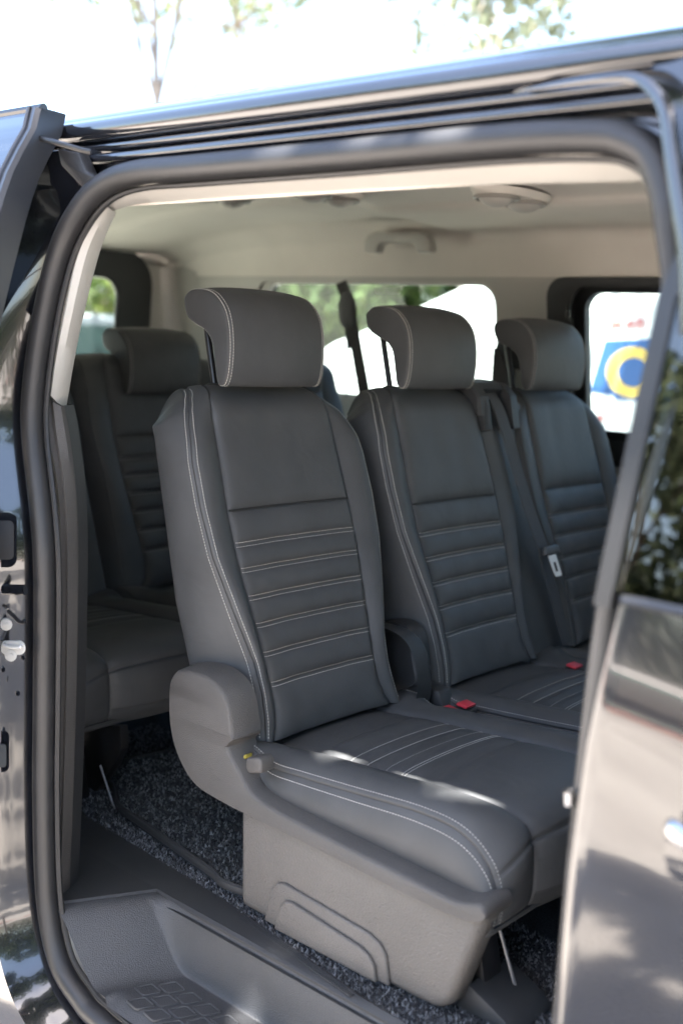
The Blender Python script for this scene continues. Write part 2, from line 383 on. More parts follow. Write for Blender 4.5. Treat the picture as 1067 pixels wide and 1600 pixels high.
# rear door hardware on the jamb: lock pocket, striker, screws, lower catch
jx = lambda px, py: P(px, py, 1, .915)
def jbox(name, pts, d, m, bev=.002, parent=van):
    return mesh(name, prism([jx(*p) for p in pts], (-.001 + d, -abs(d) * .5, 0), bev), m, parent)
def rr_px(x0, x1, y0, y1, r, n=4): return [(a, b) for a, b in rrect(x0, x1, y0, y1, r, n)]
hw = thing  # noqa
pocket = jbox('lock_pocket', rr_px(-26, 27, 798, 886, 14), .006, PAINTJ)
jbox('pocket_cover', rr_px(-26, 22, 812, 873, 8), .010, DARKPL)
catch = jbox('lower_catch', rr_px(-24, 15, 1140, 1205, 10), .006, PAINTJ)
jbox('catch_insert', rr_px(-24, 10, 1160, 1195, 5), .011, SILVPL)
plate = jbox('striker_plate', rr_px(2, 40, 1000, 1022, 9), .007, ZINC)
for (cx, cy, r) in [(10, 974, 9.5), (17, 1022, 9.5)]:
    a = np.linspace(0, 2 * math.pi, 16, endpoint=False)
    jbox('washer', [(cx + r * math.cos(t), cy + r * math.sin(t)) for t in a], .009, ZINC, .0012)
    jbox('screw', [(cx + r * .45 * math.cos(t), cy + r * .45 * math.sin(t)) for t in a[::2]], .012, ZINC, .001)
mesh('striker_loop', tube(spline([jx(9, 1003), jx(9, 1003) + np.array([.012, -.008, -.002]), jx(32, 1006) + np.array([.012, -.008, -.002]), jx(32, 1003)], 20), .0026, 8), ZINC, van)
mesh('latch_hook', tube(spline([jx(14, 953) + np.array([.006, -.004, 0]), jx(22, 960) + np.array([.01, -.006, 0]), jx(30, 968) + np.array([.01, -.006, 0]), jx(38, 970) + np.array([.008, -.004, 0])], 14), .003, 8), BLACKMET, van)
mesh('jamb_rail', tube([jx(-10, 920) + np.array([.004, 0, 0]), jx(38, 921) + np.array([.004, 0, 0])], .008, 8, r2=.004), PAINTJ, van)
for (cx, cy) in [(36, 1026), (5, 1045), (28, 1082), (38, 970)]:
    a = np.linspace(0, 2 * math.pi, 10, endpoint=False)
    jbox('rivet', [(cx + 4 * math.cos(t), cy + 4 * math.sin(t)) for t in a], .007, PAINTJ, .001)

# sliding door, slid back outside the body: glass, rubber edge, panel
sdo = []
for z in np.linspace(.55, 1.905, 42):
    sdo.append((0, 0, z))
sdk = spline([(-1.445, .79, .5), (-1.435, .775, .9), (-1.425, .785, 1.3), (-1.418, .815, 1.5), (-1.417, .862, 1.69), (-1.430, .905, 1.80), (-1.437, .945, 1.865), (-1.446, .962, 1.89), (-1.462, .972, 1.92)], 200)
sdo = np.array([(np.interp(p[2], sdk[:, 2], sdk[:, 0]), np.interp(p[2], sdk[:, 2], sdk[:, 1]), p[2]) for p in sdo])
def off(a, dx, dy, dz=0): return a + np.array([dx, dy, dz])
frm = [off(sdo, -.026, -.003), off(sdo, -.022, -.007), off(sdo, -.014, -.006), off(sdo, -.012, -.010), off(sdo, -.006, -.010), off(sdo, 0, -.004), off(sdo, -.002, .012), off(sdo, -.01, .045), off(sdo, -.05, .05)]
sliding = mesh('sliding_door', grid(np.array(frm)), DOORRUB, van)
up_ = sdo[:, 2] > 1.36
g = sdo[up_]
mesh('door_glass', grid(np.array([off(g, -.024, -.003), off(g, -.4, -.003), off(g, -.9, -.003)])), DOORGL, sliding)
g = sdo[~up_]
mesh('door_panel', grid(np.array([off(g, -.024, -.003), off(g, -.4, -.003), off(g, -.9, -.003)])), PAINT, sliding)
mesh('glass_trim', tube(off(sdo, -.026, -.006), .005, 8), BLACKMET, sliding)
mesh('door_top', tube([off(sdo[-1], 0, .0), off(sdo[-1], -.5, .0), off(sdo[-1], -.9, 0)], .007, 8), BLACKMET, sliding)

# front door: skin, glass, frame, handle; centre pillar striker
fz = np.r_[np.linspace(.36, 1.385, 40)]
def y_fd(z): return np.interp(z, [.36, .5, .7, .95, 1.15, 1.3, 1.385, 1.8], [.925, .898, .880, .869, .866, .872, .884, .955])
fd = []
for x in np.r_[-.452, -.4515, -.449, -.446, -.440, -.43, -.40, np.linspace(-.36, .7, 14)]:
    xr = max(0, (-.440 - x) / .012); inset = .012 * (1 - math.sqrt(max(0, 1 - xr * xr))) + (.012 if x <= -.452 else 0)
    fd.append([(x - np.interp(z, [.36, 1.1, 1.25, 1.385], [.022, .018, .014, 0]), y_fd(z) + inset + .004 * math.sin(9 * z + 1.0) * np.clip((x + .44) * 8, 0, 1), z) for z in fz])
fdoor = mesh('front_door', grid(np.array(fd)), PAINT, van)
gz = np.linspace(1.39, 1.80, 12)
gl_k = [P(957, 935, 1, .896), P(1015, 660, 1, .922), P(1058, 455, 1, .940)]
def xg(z): return np.interp(z, [k[2] for k in gl_k] + [1.82], [k[0] for k in gl_k] + [-.392])
mesh('door_glass', grid(np.array([[(xg(z) + d, y_fd(z) + .010, z) for z in gz] for d in (0, .3, .7, 1.05)])), DOORGL, fdoor)
mesh('window_frame', sweep([(xg(z) - .007, y_fd(z) + .012, z) for z in np.linspace(1.375, 1.82, 14)], [(-.006, -.008), (.006, -.008), (.006, .008), (-.006, .008)], up=(0, 1, 0)), BLACKMET, fdoor)
mesh('belt_strip', tube([(-.446, y_fd(1.386) + .003, 1.386), (.7, y_fd(1.386) + .003, 1.386)], .005, 8), BLACKMET, fdoor)
mesh('handle', tube(spline([P(1046, 1297, 1, .853), P(1060, 1302, 1, .842), (-.30, .838, 1.203), (-.17, .838, 1.203)], 20), .009, 10, r2=.006), CHROME, fdoor)
mesh('handle_cup', prism([(x, .8635, z) for x, z in rrect(-.375, -.2, 1.165, 1.205, .018)], (0, -.003, 0), .002), PAINT, fdoor)
# back of the front door and centre pillar
pil = []
for z in np.linspace(.5, 1.83, 24):
    y = y_seal(z); xx = np.interp(z, [.5, 1.2, 1.8], [-.487, -.485, -.44])
    pil.append([(xx, y + .10, z), (xx - .004, y + .02, z), (xx, y - .006, z), (xx + .02, y - .02, z), (xx + .045, y - .008, z), (xx + .05, y + .03, z), (xx + .10, y + .05, z), (xx + .12, y + .11, z)])
mesh('centre_pillar', grid(np.array(pil)), BLACKMET, van)
st = thing  # noqa
mesh('pillar_striker', join(tube([P(903, 1246, 1, .945), P(889, 1245, 1, .935)], .0075, 10), tube([P(893, 1236, 1, .935), P(893, 1256, 1, .935)], .009, 10)), CHROME, van)
# inner lining of the front door (closes the cabin)
mesh('front_wing', grid(np.array([[(x, y_fd(z), z) for z in fz] for x in (.706, 1.2, 1.8)])), PAINT, van)
mesh('door_lining', prism([(-.40, .97, .5), (1.78, .97, .5), (1.78, .97, 1.37), (-.40, .97, 1.37)], (0, .02, 0)), DARKPL, van)

# ------------------------------------------------------------------ headliner, header, pillars
hp = [(2.705, 1.775), (2.70, 1.80), (2.685, 1.86), (2.67, 1.895), (2.64, 1.912), (2.56, 1.918), (2.36, 1.922), (2.31, 1.930), (2.27, 1.944), (2.1, 1.95), (1.9, 1.953), (1.6, 1.95), (1.35, 1.94), (1.2, 1.925), (1.12, 1.90), (1.08, 1.86), (1.062, 1.80), (1.058, 1.775)]
hp = spline([(a, b, 0) for a, b in hp], 70)
def hz(x, y, z):
    f = np.clip((x + 2.08 + .0 * y) / .16, 0, 1); f = f * f * (3 - 2 * f)
    z = z + .03 * (1 - f) * np.clip((y - 1.15) / .2, 0, 1) * np.clip((2.66 - y) / .05, 0, 1)
    r = np.clip((-x - 2.55) / .75, 0, 1)
    return z - .095 * r * r * np.clip((z - 1.775) / .15, 0, 1.2)
hx = np.r_[np.linspace(-3.32, -2.15, 22), np.linspace(-2.1, -1.9, 16), np.linspace(-1.85, 1.3, 18)]
mesh('headliner', grid(np.array([[(x, a, hz(x, a, b)) for a, b, _ in hp] for x in hx])), HEADL, van)
# header trim over the opening and pale rear pillar trim
h_in = [P(173, 331, 1, 1.045), P(215, 319, 1, 1.05), P(300, 313, 1, 1.06), P(530, 299, 1, 1.06), P(782, 288, 1, 1.06), P(1023, 281, 1, 1.06), (-.40, 1.06, 1.775)]
h_out = [P(150, 318, 1, 1.0), P(185, 291, 1, 1.0), P(300, 274, 1, 1.0), P(530, 256, 1, 1.0), P(782, 236, 1, 1.0), P(985, 232, 1, 1.0), (-.40, 1.0, 1.80)]
a, b = spline(h_in, 60), spline(h_out, 60)
m_ = (a + b) / 2 + np.array([0, 0, -.002])
mesh('header_trim', grid(np.array([b, m_, a, a + np.array([0, .008, .003]), a + np.array([0, .012, .03])]).transpose(1, 0, 2)), TRIM, van)
p_out = [P(158, 322, 1, 1.0), P(135, 350, 1, .995), P(112, 400, 1, .99), P(92, 490, 1, .985), (P(78, 560, 1, .98)), P(70, 618, 1, .975)]
p_in = [P(173, 330, 1, 1.03), P(158, 362, 1, 1.028), P(142, 410, 1, 1.025), P(120, 500, 1, 1.02), P(107, 565, 1, 1.018), P(95, 636, 1, 1.015)]
a, b = spline(p_in, 40), spline(p_out, 40); a = a + np.array([0, .006, 0]); b = b + np.array([.002, .010, 0]); m_ = (a + b) / 2 + np.array([.006, -.006, 0])
mesh('pillar_trim', grid(np.array([b + np.array([-.035, .004, 0]), b, m_, a, a + np.array([-.01, .012, 0]), a + np.array([-.06, .02, 0])]).transpose(1, 0, 2)), TRIM, van)
q_out = [P(72, 622, 1, .985), P(76, 680, 1, .98), P(88, 740, 1, .978), P(95, 820, 1, .975), P(96, 1000, 1, .975), P(92, 1200, 1, .975), P(85, 1404, 1, .975)]
q_in = [P(95, 634, 1, 1.0), P(103, 680, 1, 1.0), P(113, 760, 1, 1.), P(117, 850, 1, 1.), P(116, 1000, 1, 1.), P(111, 1200, 1, 1.), P(103, 1405, 1, 1.)]
a, b = spline(q_in, 50), spline(q_out, 50); m_ = (a + b) / 2 + np.array([.004, -.003, 0])
m2 = b * .72 + a * .28 + np.array([-.004, .004, 0])
lpt = mesh('lower_pillar_trim', grid(np.array([b + np.array([-.01, .01, 0]), b, m2, m_, a, a + np.array([-.006, .012, 0])]).transpose(1, 0, 2)), PLASTIC, van, sharp=30)
mesh('trim_return', grid(np.array([a + np.array([-.004, .010, 0]), a + np.array([-.022, .040, 0]), a + np.array([-.3, .06, 0])]).transpose(1, 0, 2)), DARKPL, lpt, sharp=30)  # same trim in a darker plastic, for the shade on its inward flank
mesh('near_lining', prism([(-3.3, 1.07, .6), (-1.5, 1.07, .6), (-1.5, 1.07, 1.36), (-3.3, 1.07, 1.36)], (0, -.02, 0)), DARKPL, van)
mesh('rear_near_pillar', prism([(-3.3, 1.07, 1.36), (-2.95, 1.07, 1.36), (-2.95, 1.07, 1.80), (-3.3, 1.07, 1.80)], (0, -.02, 0)), TRIM, van)
# far side wall with its two windows
def fy(z): return np.interp(z, [.6, 1.2, 1.78, 1.9], [2.86, 2.815, 2.70, 2.69])
def far(u, v, d): return (u, fy(v) + d, v)
outer = []
for a_, b_ in (((1.75, .62), (1.75, 1.79)), ((1.75, 1.79), (-3.3, 1.79)), ((-3.3, 1.79), (-3.3, .62)), ((-3.3, .62), (1.75, .62))):
    for t in np.linspace(0, 1, 12, endpoint=False): outer.append((a_[0] + (b_[0] - a_[0]) * t, a_[1] + (b_[1] - a_[1]) * t))
W1 = rrect(-2.775, -1.835, 1.41, 1.775, .06); W2 = rrect(-1.640, -.62, 1.31, 1.782, .05)
W1 = [(x - (.03 if z > 1.7 and x < -2.5 else 0), z) for x, z in W1]
W3 = rrect(-.42, .5, 1.30, 1.78, .05)
mesh('far_wall', holed(outer, [W1, W2, W3], far, .03), TRIM, van, smooth=True, sharp=30)
def pane(name, loop, fn, m, parent):
    V = [fn(u, v) for u, v in loop]; return mesh(name, (V, [tuple(range(len(V)))]), m, parent, smooth=False)
def ringframe(loop_o, loop_i, fn, d0, d1):
    n = len(loop_o)
    A = np.array([[fn(u, v, d0) for u, v in loop_o], [fn(u, v, d0 - .004) for u, v in [((a[0] + b[0]) / 2, (a[1] + b[1]) / 2) for a, b in zip(loop_o, loop_i)]], [fn(u, v, d0) for u, v in loop_i], [fn(u, v, d1) for u, v in loop_i]])
    return grid(A, cu=True)
wq = mesh('quarter_window', ringframe(rrect(-2.80, -1.83, 1.40, 1.780, .06), rrect(-2.765, -1.845, 1.42, 1.768, .055), far, .012, .03), TRIM, van)
pane('pane', rrect(-2.79, -1.82, 1.40, 1.785, .05), lambda u, v: far(u, v, .032), PRIV, wq)
# sliding side door window: dark double frame with catches
wf = mesh('side_window', ringframe(rrect(-1.66, -.60, 1.29, 1.790, .055), rrect(-1.585, -.66, 1.362, 1.766, .05), far, -.012, .02), DARKPL, van)
mesh('inner_frame', ringframe(rrect(-1.605, -.64, 1.345, 1.778, .05), rrect(-1.552, -.68, 1.385, 1.752, .05), far, .004, .03), BLACKMET, wf)
pane('pane', rrect(-1.56, -.67, 1.37, 1.77, .04), lambda u, v: far(u, v, .028), PRIV, wf)
for z in (1.70, 1.60, 1.50): mesh('catch', box((-1.60, far(0, z, -.018)[1], z - .02), (-1.585, far(0, z, 0)[1], z + .02), .003), BLACKMET, wf)
wd = mesh('front_side_window', ringframe(rrect(-.43, .51, 1.29, 1.79, .055), rrect(-.40, .48, 1.33, 1.76, .05), far, -.002, .03), DARKPL, van)
pane('pane', rrect(-.42, .50, 1.31, 1.78, .04), lambda u, v: far(u, v, .03), GLASS, wd)
# print on the quarter glass
V = []
for r_, (z, n) in enumerate(((1.757, 8), (1.746, 7))):
    for k in range(n):
        x = -2.30 + k * .014 + r_ * .006; y = far(0, z, .026)[1]
        V.append(box((x, y, z - .003), (x + .008, y + .001, z + .003)))
mesh('glass_print', join(*V), WHITE, wq)
# far wall outside skin
mesh('far_skin', holed(outer, [W1, W2, W3], lambda u, v, d: (u, fy(v) + .075 + d, v), .01), PAINT, van)
# rear wall: pale corner, tailgate with black window frame
def rear(u, v, d): return (-3.30 - d + .12 * max(0, v - 1.3) * .5, u, v)
ro = []
for a_, b_ in (((1.05, .62), (2.86, .62)), ((2.86, .62), (2.72, 1.80)), ((2.72, 1.80), (2.68, 1.88)), ((2.68, 1.88), (1.08, 1.88)), ((1.08, 1.88), (1.05, .62))):
    for t in np.linspace(0, 1, 8, endpoint=False): ro.append((a_[0] + (b_[0] - a_[0]) * t, a_[1] + (b_[1] - a_[1]) * t))
RW = rrect(1.22, 2.57, 1.15, 1.83, .10, 8)
mesh('rear_wall', holed(ro, [RW], rear, .05), TRIM, van)
tg = mesh('tailgate_window', ringframe(rrect(1.14, 2.615, 1.10, 1.862, .12, 8), rrect(1.285, 2.475, 1.22, 1.772, .075, 8), lambda u, v, d: rear(u, v, -d), .03, .012), DARKPL, van)
mesh('frame_lip', tube([rear(u, v, -.02) for u, v in rrect(1.285, 2.475, 1.22, 1.772, .075, 8)], .010, 8, closed=True), BLACKMET, tg)
pane('pane', rrect(1.25, 2.51, 1.2, 1.80, .05), lambda u, v: rear(u, v, -.008), PRIV, tg)
# rounded pale corner between side and rear
cs = [(rear(2.60, z, -.004)[0], 2.62, z) for z in np.linspace(1.2, 1.80, 8)]
mesh('rear_corner_trim', grid(np.array([[(rear(0, z, 0)[0] + .004, 2.61, z), (rear(0, z, 0)[0] + .02, 2.655 + .2 * (1.78 - z) * .3, z), (-3.20, fy(z) - .015, z), (-3.10, fy(z) - .003, z)] for z in np.linspace(1.0, 1.82, 12)])), TRIM, van)
# front end of the cabin: dash wall and windscreen
mesh('bulkhead', box((1.75, 1.0, .5), (1.80, 2.85, 1.25)), DARKPL, van)
pane('windscreen', [(1.02, 1.25), (2.8, 1.25), (2.7, 1.9), (1.1, 1.9)], lambda u, v: (1.78 - (v - 1.25) * .7, u, v), GLASS, van)
# ceiling lamps
def lamp(name, cx, cy, cz, two=True, s=1.0):
    a = np.linspace(0, 2 * math.pi, 28, endpoint=False)
    base = mesh(name, loft([[(cx + s * (.060 * math.cos(t) * k), cy + s * (.13 * math.sin(t) * k), cz - .004 - h) for t in a] for k, h in ((1.06, 0), (1, .010), (.93, .016))], cap0=False), HEADL, van)
    for dy in ((-.058, .052) if two else (0,)):
        r = .045 * s
        mesh('lens', loft([[(cx + r * .95 * math.sin(q) * math.cos(t), cy + dy * s + r * math.sin(q) * math.sin(t), cz - .016 - r * .62 * math.cos(q)) for t in a] for q in (1.5, 1.25, .95, .6, .25)], cap0=False), TRIM, base)
        mesh('bezel', tube([(cx + r * 1.05 * math.cos(t), cy + dy * s + r * 1.1 * math.sin(t), cz - .024) for t in a], .005, 6, closed=True), BRASSY, base)
lamp('ceiling_lamp', -1.455, 2.185, 1.945)
lamp('ceiling_lamp', -2.30, 2.07, 1.972, s=.95)
lamp('ceiling_lamp', -1.90, 2.06, 1.955, s=.9)
# grab handle on the far cant rail
mesh('grab_handle', prism([P(a_, b_, 1, 2.60) for a_, b_ in ((567, 394), (568, 376), (574, 366), (586, 362), (652, 362), (664, 367), (670, 378), (671, 394), (650, 395), (648, 384), (642, 379), (598, 379), (591, 383), (588, 395))], (0, .035, 0), .007, 3), TRIM, van, sharp=50)

# ------------------------------------------------------------------ floor, step
fl_ = mesh('floor', ([(-3.3, 1.10, .688), (1.76, 1.10, .688), (1.76, 2.86, .688), (-3.3, 2.86, .688)], [(0, 1, 2, 3)]), DARKPL, van, smooth=False)
# carpet strip beside the seat bases, with tufts
cs0 = [(-3.2, 1.30), (-1.95, 1.27), (-1.75, 1.235), (-1.64, 1.190), (-1.45, 1.180), (-1.22, 1.165), (-1.05, 1.142), (-.90, 1.122), (-.6, 1.10), (.6, 1.10)]
cs_ = np.array([[x, y, .697] for x, y in cs0])
fc = np.r_[cs_, [[.6, 2.8, .697]], [[-3.2, 2.8, .697]]]
mesh('carpet', (list(map(tuple, fc)), [tuple(range(len(fc)))]), CARPET, van, smooth=False)
def tufts(name, n, sampler, h, mtl, parent, r=.0032):
    V, Fc, T = [], [], []
    for _ in range(n):
        x, y, z = sampler(); k = len(V); a = random.uniform(0, 6.28); ln = h * random.uniform(.5, 1.2); rr = r * random.uniform(.6, 1.3)
        tx, ty = random.uniform(-.6, .6) * ln, random.uniform(-.6, .6) * ln
        for q in range(3): V.append((x + rr * math.cos(a + q * 2.1), y + rr * math.sin(a + q * 2.1), z))
        V.append((x + tx, y + ty, z + ln)); Fc += [(k, k + 1, k + 3), (k + 1, k + 2, k + 3), (k + 2, k, k + 3)]
        T += [random.random() ** 2.2] * 3
    o = mesh(name, (V, Fc), mtl, parent, smooth=False, kind='stuff')
    at = o.data.attributes.new('tint', 'FLOAT', 'FACE'); at.data.foreach_set('value', T)
    return o
def tuftmat(name, c1, c2):
    m = bpy.data.materials.new(name); m.use_nodes = True; t = m.node_tree; b = t.nodes['Principled BSDF']
    a = t.nodes.new('ShaderNodeAttribute'); a.attribute_name = 'tint'
    mx = t.nodes.new('ShaderNodeMix'); mx.data_type = 'RGBA'; mx.inputs[6].default_value = (*c1, 1); mx.inputs[7].default_value = (*c2, 1)
    t.links.new(a.outputs['Fac'], mx.inputs[0]); t.links.new(mx.outputs[2], b.inputs['Base Color']); b.inputs['Roughness'].default_value = .95
    b.inputs['Specular IOR Level'].default_value = .15
    return m
PILE = tuftmat('carpet_pile', (.032, .033, .036), (.19, .195, .205))
def strip_sample():
    while True:
        x = random.uniform(-1.95, -.45); y0 = np.interp(x, cs_[:, 0], cs_[:, 1]); y = y0 + random.random() ** 1.3 * .34
        return x, y, .696
tufts('carpet_pile', 26000, strip_sample, .007, PILE, van)
# plastic edge plate with fine ribs between carpet and step
ep = np.array([[x, np.interp(x, cs_[:, 0], cs_[:, 1]) + .002, .7005] for x in np.linspace(-1.72, .6, 40)])
lo = np.array([[p[0], 1.112, .700] for p in ep])
md = (ep + lo) / 2; md[:, 2] = .703
mesh('edge_plate', grid(np.array([off(ep, 0, 0, -.008), ep, md, lo, off(lo, 0, -.004, -.004), off(lo, 0, -.004, -.02)]).transpose(1, 0, 2)), DARKPL, van)
ribs = [tube([(x0, np.interp(x0, cs_[:, 0], cs_[:, 1]) - .004 - .0035 * k, .7025), (x0 + .26, np.interp(x0 + .26, cs_[:, 0], cs_[:, 1]) - .004 - .0035 * k, .7025)], .0010, 6) for x0 in (-1.17,) for k in range(4)]
for r_ in ribs: mesh('grip_rib', r_, DARKPL, van)
mesh('rear_plate', grid(np.array([[(-1.75 + (-1.402 + .078 * (y - .962) / .15 + 1.75) * f, y, .7005 - (.006 if f == 1 else 0)) for y in (.975, 1.02, 1.08, 1.112)] for f in (0, .3, .6, .9, .985, 1)])), DARKPL, van)
# moulded step: rear wall, tread, inner wall with one rounded lip
X0, X1, Y0, Y1, ZT, ZB = -1.412, .45, .962, 1.112, .697, .604
stp = []
N_ = 60
for s in range(N_):      # rows run from the outer lip across the tread and up the inner wall
    pass
def step_z(x, y):
    def ss(t): t = np.clip(t, 0, 1); return t * t * (3 - 2 * t)
    edge_x = X0 + .012 + .075 * np.clip((y - Y0) / (Y1 - Y0), 0, 1)         # the rear wall runs slightly askew
    dx = ss((x - edge_x) / .12); dyi = ss((Y1 - y) / .028)
    return ZT - (ZT - ZB) * min(1, 1) * np.minimum(dx, 1) * dyi
xs_ = np.r_[np.linspace(X0, X0 + .30, 60), np.linspace(X0 + .32, X1, 50)]
ys_ = np.r_[np.linspace(Y0, Y1 - .035, 12), np.linspace(Y1 - .034, Y1 + .002, 18)]
A = np.array([[(x, y, float(step_z(x, y)) - (.012 * np.clip((Y0 + .02 - y) / .02, 0, 1) if x > X0 + .15 else 0)) for y in ys_] for x in xs_])
mesh('step', grid(A), STEPPL, van, sharp=60)
# raised pads on the tread
pads = []
for r_ in range(3):
    for c_ in range(9):
        if (r_ == 0 and c_ < 1) : continue
        cx = -1.255 + c_ * .040 + (r_ % 2) * .020; cy = .990 + r_ * .030
        if r_ == 2 and c_ == 0: continue
        loop = [(cx + (a_ * .8 + b_ * .35), cy + (b_ * .75 - a_ * .10)) for a_, b_ in rrect(-.017, .017, -.017, .017, .005, 3)]
        pads.append([(x, y, float(step_z(x, y))) for x, y in loop])
for pd in pads:
    mesh('tread_pad', join(tube([(x, y, z + .0005) for x, y, z in pd], .0016, 6, closed=True, up=(0, 0, 1)), prism([(x, y, z - .002) for x, y, z in pd], (0, 0, .0026))), STEPPL, van)
mesh('step_clip', tube([P(332, 1484, 1, 1.108), P(350, 1492, 1, 1.108), P(350, 1515, 1, 1.106), P(332, 1508, 1, 1.106)], .0018, 6), STEPPL, van)

# ------------------------------------------------------------------ seats
def ss01(t): t = np.clip(t, 0, 1); return t * t * (3 - 2 * t)
Z0B, ZTB = 1.462, 1.508
class Back:
    """backrest: front seams in a reclined plane; all sizes relative to the seat centre line"""
    RIBS = [1.253, 1.2125, 1.168, 1.124, 1.078, 1.030]; SEAM = 1.308
    def __init__(s, cy, dx=0, dz=0, ribs=None, seam=None, half_r=True, wl=1.0, wr=1.0, bl=.013, br=.013, sq=False):
        s.sq = sq
        s.cy, s.dx, s.dz, s.wl, s.wr, s.bl, s.br = cy, dx, dz, wl, wr, bl, br
        s.ribs = ribs or s.RIBS; s.seam = seam or s.SEAM; s.half_r = half_r
        lines = [s.seam] + s.ribs
        s.iv = []; zt = s.seam - .002
        for r in s.ribs: s.iv.append((zt, r + .0035)); zt = r - .0035
        s.iv.append((zt, .945))
        zs = [.945]
        for a, b in s.iv[::-1]: zs += list(b + (a - b) * (.5 - .5 * np.cos(np.linspace(0, math.pi, 13))))
        zs += list(s.seam + .001 + (1.44 - s.seam) * (np.linspace(0, 1, 40)) ** 1.4)
        zs += list(1.44 + (ZTB - 1.44) * np.sin(np.linspace(.05, math.pi / 2, 26)))
        s.zs = np.array(sorted(set(np.round(zs, 5))))
    def base(s, z):
        q = np.clip((z - Z0B) / (ZTB - Z0B), 0, 1)
        x = -1.404 + .35 * (1.47 - z) - .05 * (1 - np.sqrt(np.maximum(0, 1 - q * q)))
        return x, q
    def wo(s, z, side):
        w = np.interp(z, [.945, .98, 1.02, 1.07, 1.15, 1.24, 1.32, 1.39, 1.42, 1.445, 1.47, 1.49, 1.508], [.172, .164, .160, .164, .186, .208, .214, .212, .206, .196, .182, .160, .130])
        if s.sq: w = np.maximum(w, .205)
        return w * (s.wl if side < 0 else s.wr)
    def ex(s, z): return 0 * z if s.sq else np.interp(z, [1.42, 1.445, 1.47, 1.49, 1.508], [0, .008, .018, .026, .030])
    def wi(s, z, side):
        w = np.interp(z, [.945, .965, .99, 1.02, 1.12, 1.22, 1.3, 1.38, 1.46, 1.485, 1.508], [.150, .138, .131, .131, .139, .149, .151, .146, .143, .138, .118])
        return w * (s.wl if side < 0 else (1.15 if not s.half_r else s.wr))
    def amp(s, z): return np.interp(z, [.945, .98, 1.1, 1.3, 1.42, 1.508], [.35, .6, 1.0, 1.0, .7, .25])
    def depth(s, z): return np.interp(z, [.945, 1.05, 1.15, 1.3, 1.4, 1.46, 1.508], [.12, .130, .132, .112, .098, .076, .045])
    def xr(s, xf, z, t):
        r = -1.404 + .35 * (1.47 - z) - np.interp(z, [.945, 1.05, 1.15, 1.3, 1.4, 1.45, 1.48, 1.508], [.12, .130, .132, .112, .100, .092, .086, .083])
        return xf + (np.minimum(r, xf - .003) - xf) * t
    def cen(s, z, u):
        x, q = s.base(z); w = np.where(u < 0, s.wi(z, -1), s.wi(z, 1))
        edge = 1 - np.abs(u) ** 10
        o = -.008 + .007 * np.abs(u) ** 3.0
        pil = np.zeros_like(z)
        for a, b in s.iv:
            t = (z - b) / (a - b); pil = np.where((t > 0) & (t < 1), .0075 * np.sqrt(np.maximum(0, 4 * t * (1 - t))), pil)
        tt = (z - s.seam) / (1.5 - s.seam)
        pil = np.where(z > s.seam, .010 * np.maximum(0, 1 - np.exp(-np.maximum(0, tt) * 14)), pil)
        o = o + pil * edge - .006 * np.abs(u) ** 40
        wr = (.0006 * np.sin(5 * u + 19 * z + s.cy * 7) * np.sin(23 * z - 3 * u) + .0005 * np.sin(11 * u - 8 * z)) * edge
        return np.stack([x + (o + wr) * (1 - q * .6) + s.dx, s.cy + u * w, z + s.dz], -1)
    def bol(s, z, t, side):
        x, q = s.base(z); wo, wi = s.wo(z, side), s.wi(z, side); amp = (s.bl if side < 0 else s.br) * s.amp(z)
        w = wo + (wi - wo) * t
        o = amp * np.maximum(0, np.sin(math.pi * np.clip(t, 0, 1) ** .72)) ** .85 - .006 * (np.abs(2 * t - 1)) ** 40 * np.where(t > .5, 1, .6) + .002 * np.sin(26 * z + 3 * side) * np.sin(math.pi * t)
        return np.stack([x + o * (1 - q * .5) - .006 * t * t * (1 - q) - s.ex(z) * (1 - np.clip(t, 0, 1)) ** 1.2 + s.dx, s.cy + side * w, z + s.dz - .008 * q * (1 - t) ** 2], -1)
    def sidep(s, z, t, side):     # t 0 at the outer seam, 1 at the rear corner
        x, q = s.base(z); wo = s.wo(z, side); d = s.depth(z); wb = (.225 if s.sq else .208) * (s.wl if side < 0 else s.wr) * (1 - .12 * q)
        w = wo + (wb - wo) * t ** .8 + .010 * np.sin(math.pi * np.clip(t, 0, 1)) - .0035 * (1 - t) ** 40
        rc = np.clip((t - .82) / .18, 0, 1); w = w - .028 * (1 - np.sqrt(np.maximum(0, 1 - rc * rc)))
        return np.stack([s.xr(x - s.ex(z), z, t) + s.dx, s.cy + side * w, z + s.dz - .008 * q - (0 if s.sq else 2.1) * np.clip(z - 1.355, 0, 1) ** 2 * ss01(t * 1.15)], -1)
    def vf(s):
        z = s.zs[:, None]; cols = []
        ts = .5 - .5 * np.cos(np.linspace(0, math.pi, 17)); tb = .5 - .5 * np.cos(np.linspace(0, math.pi, 19)); uc = np.r_[-1, -.985, np.linspace(-.95, .95, 44), .985, 1]
        Z = lambda t: (np.repeat(z, len(t), 1), np.repeat(t[None], len(z), 0))
        a, b = Z(ts[::-1]); cols.append(s.sidep(a, b, -1))
        a, b = Z(tb[1:]); cols.append(s.bol(a, b, -1))
        a, b = Z(uc[1:-1]); cols.append(s.cen(a, b))
        a, b = Z(tb[::-1]); cols.append(s.bol(a, b, 1))
        a, b = Z(ts[1:]); cols.append(s.sidep(a, b, 1))
        A = np.concatenate(cols, 1)
        return loft(A, True, True, True)
    def stitches(s):
        out = []; n = np.array([.94, 0, .33])
        us = np.linspace(-.985, .985, 60)
        for r in s.ribs:
            for d in (-.0034, .0034):
                z = np.full_like(us, r + d); p = s.cen(z, us); p[:, 0] += .0006; out.append(dashes(p, n))
        return join(*out)
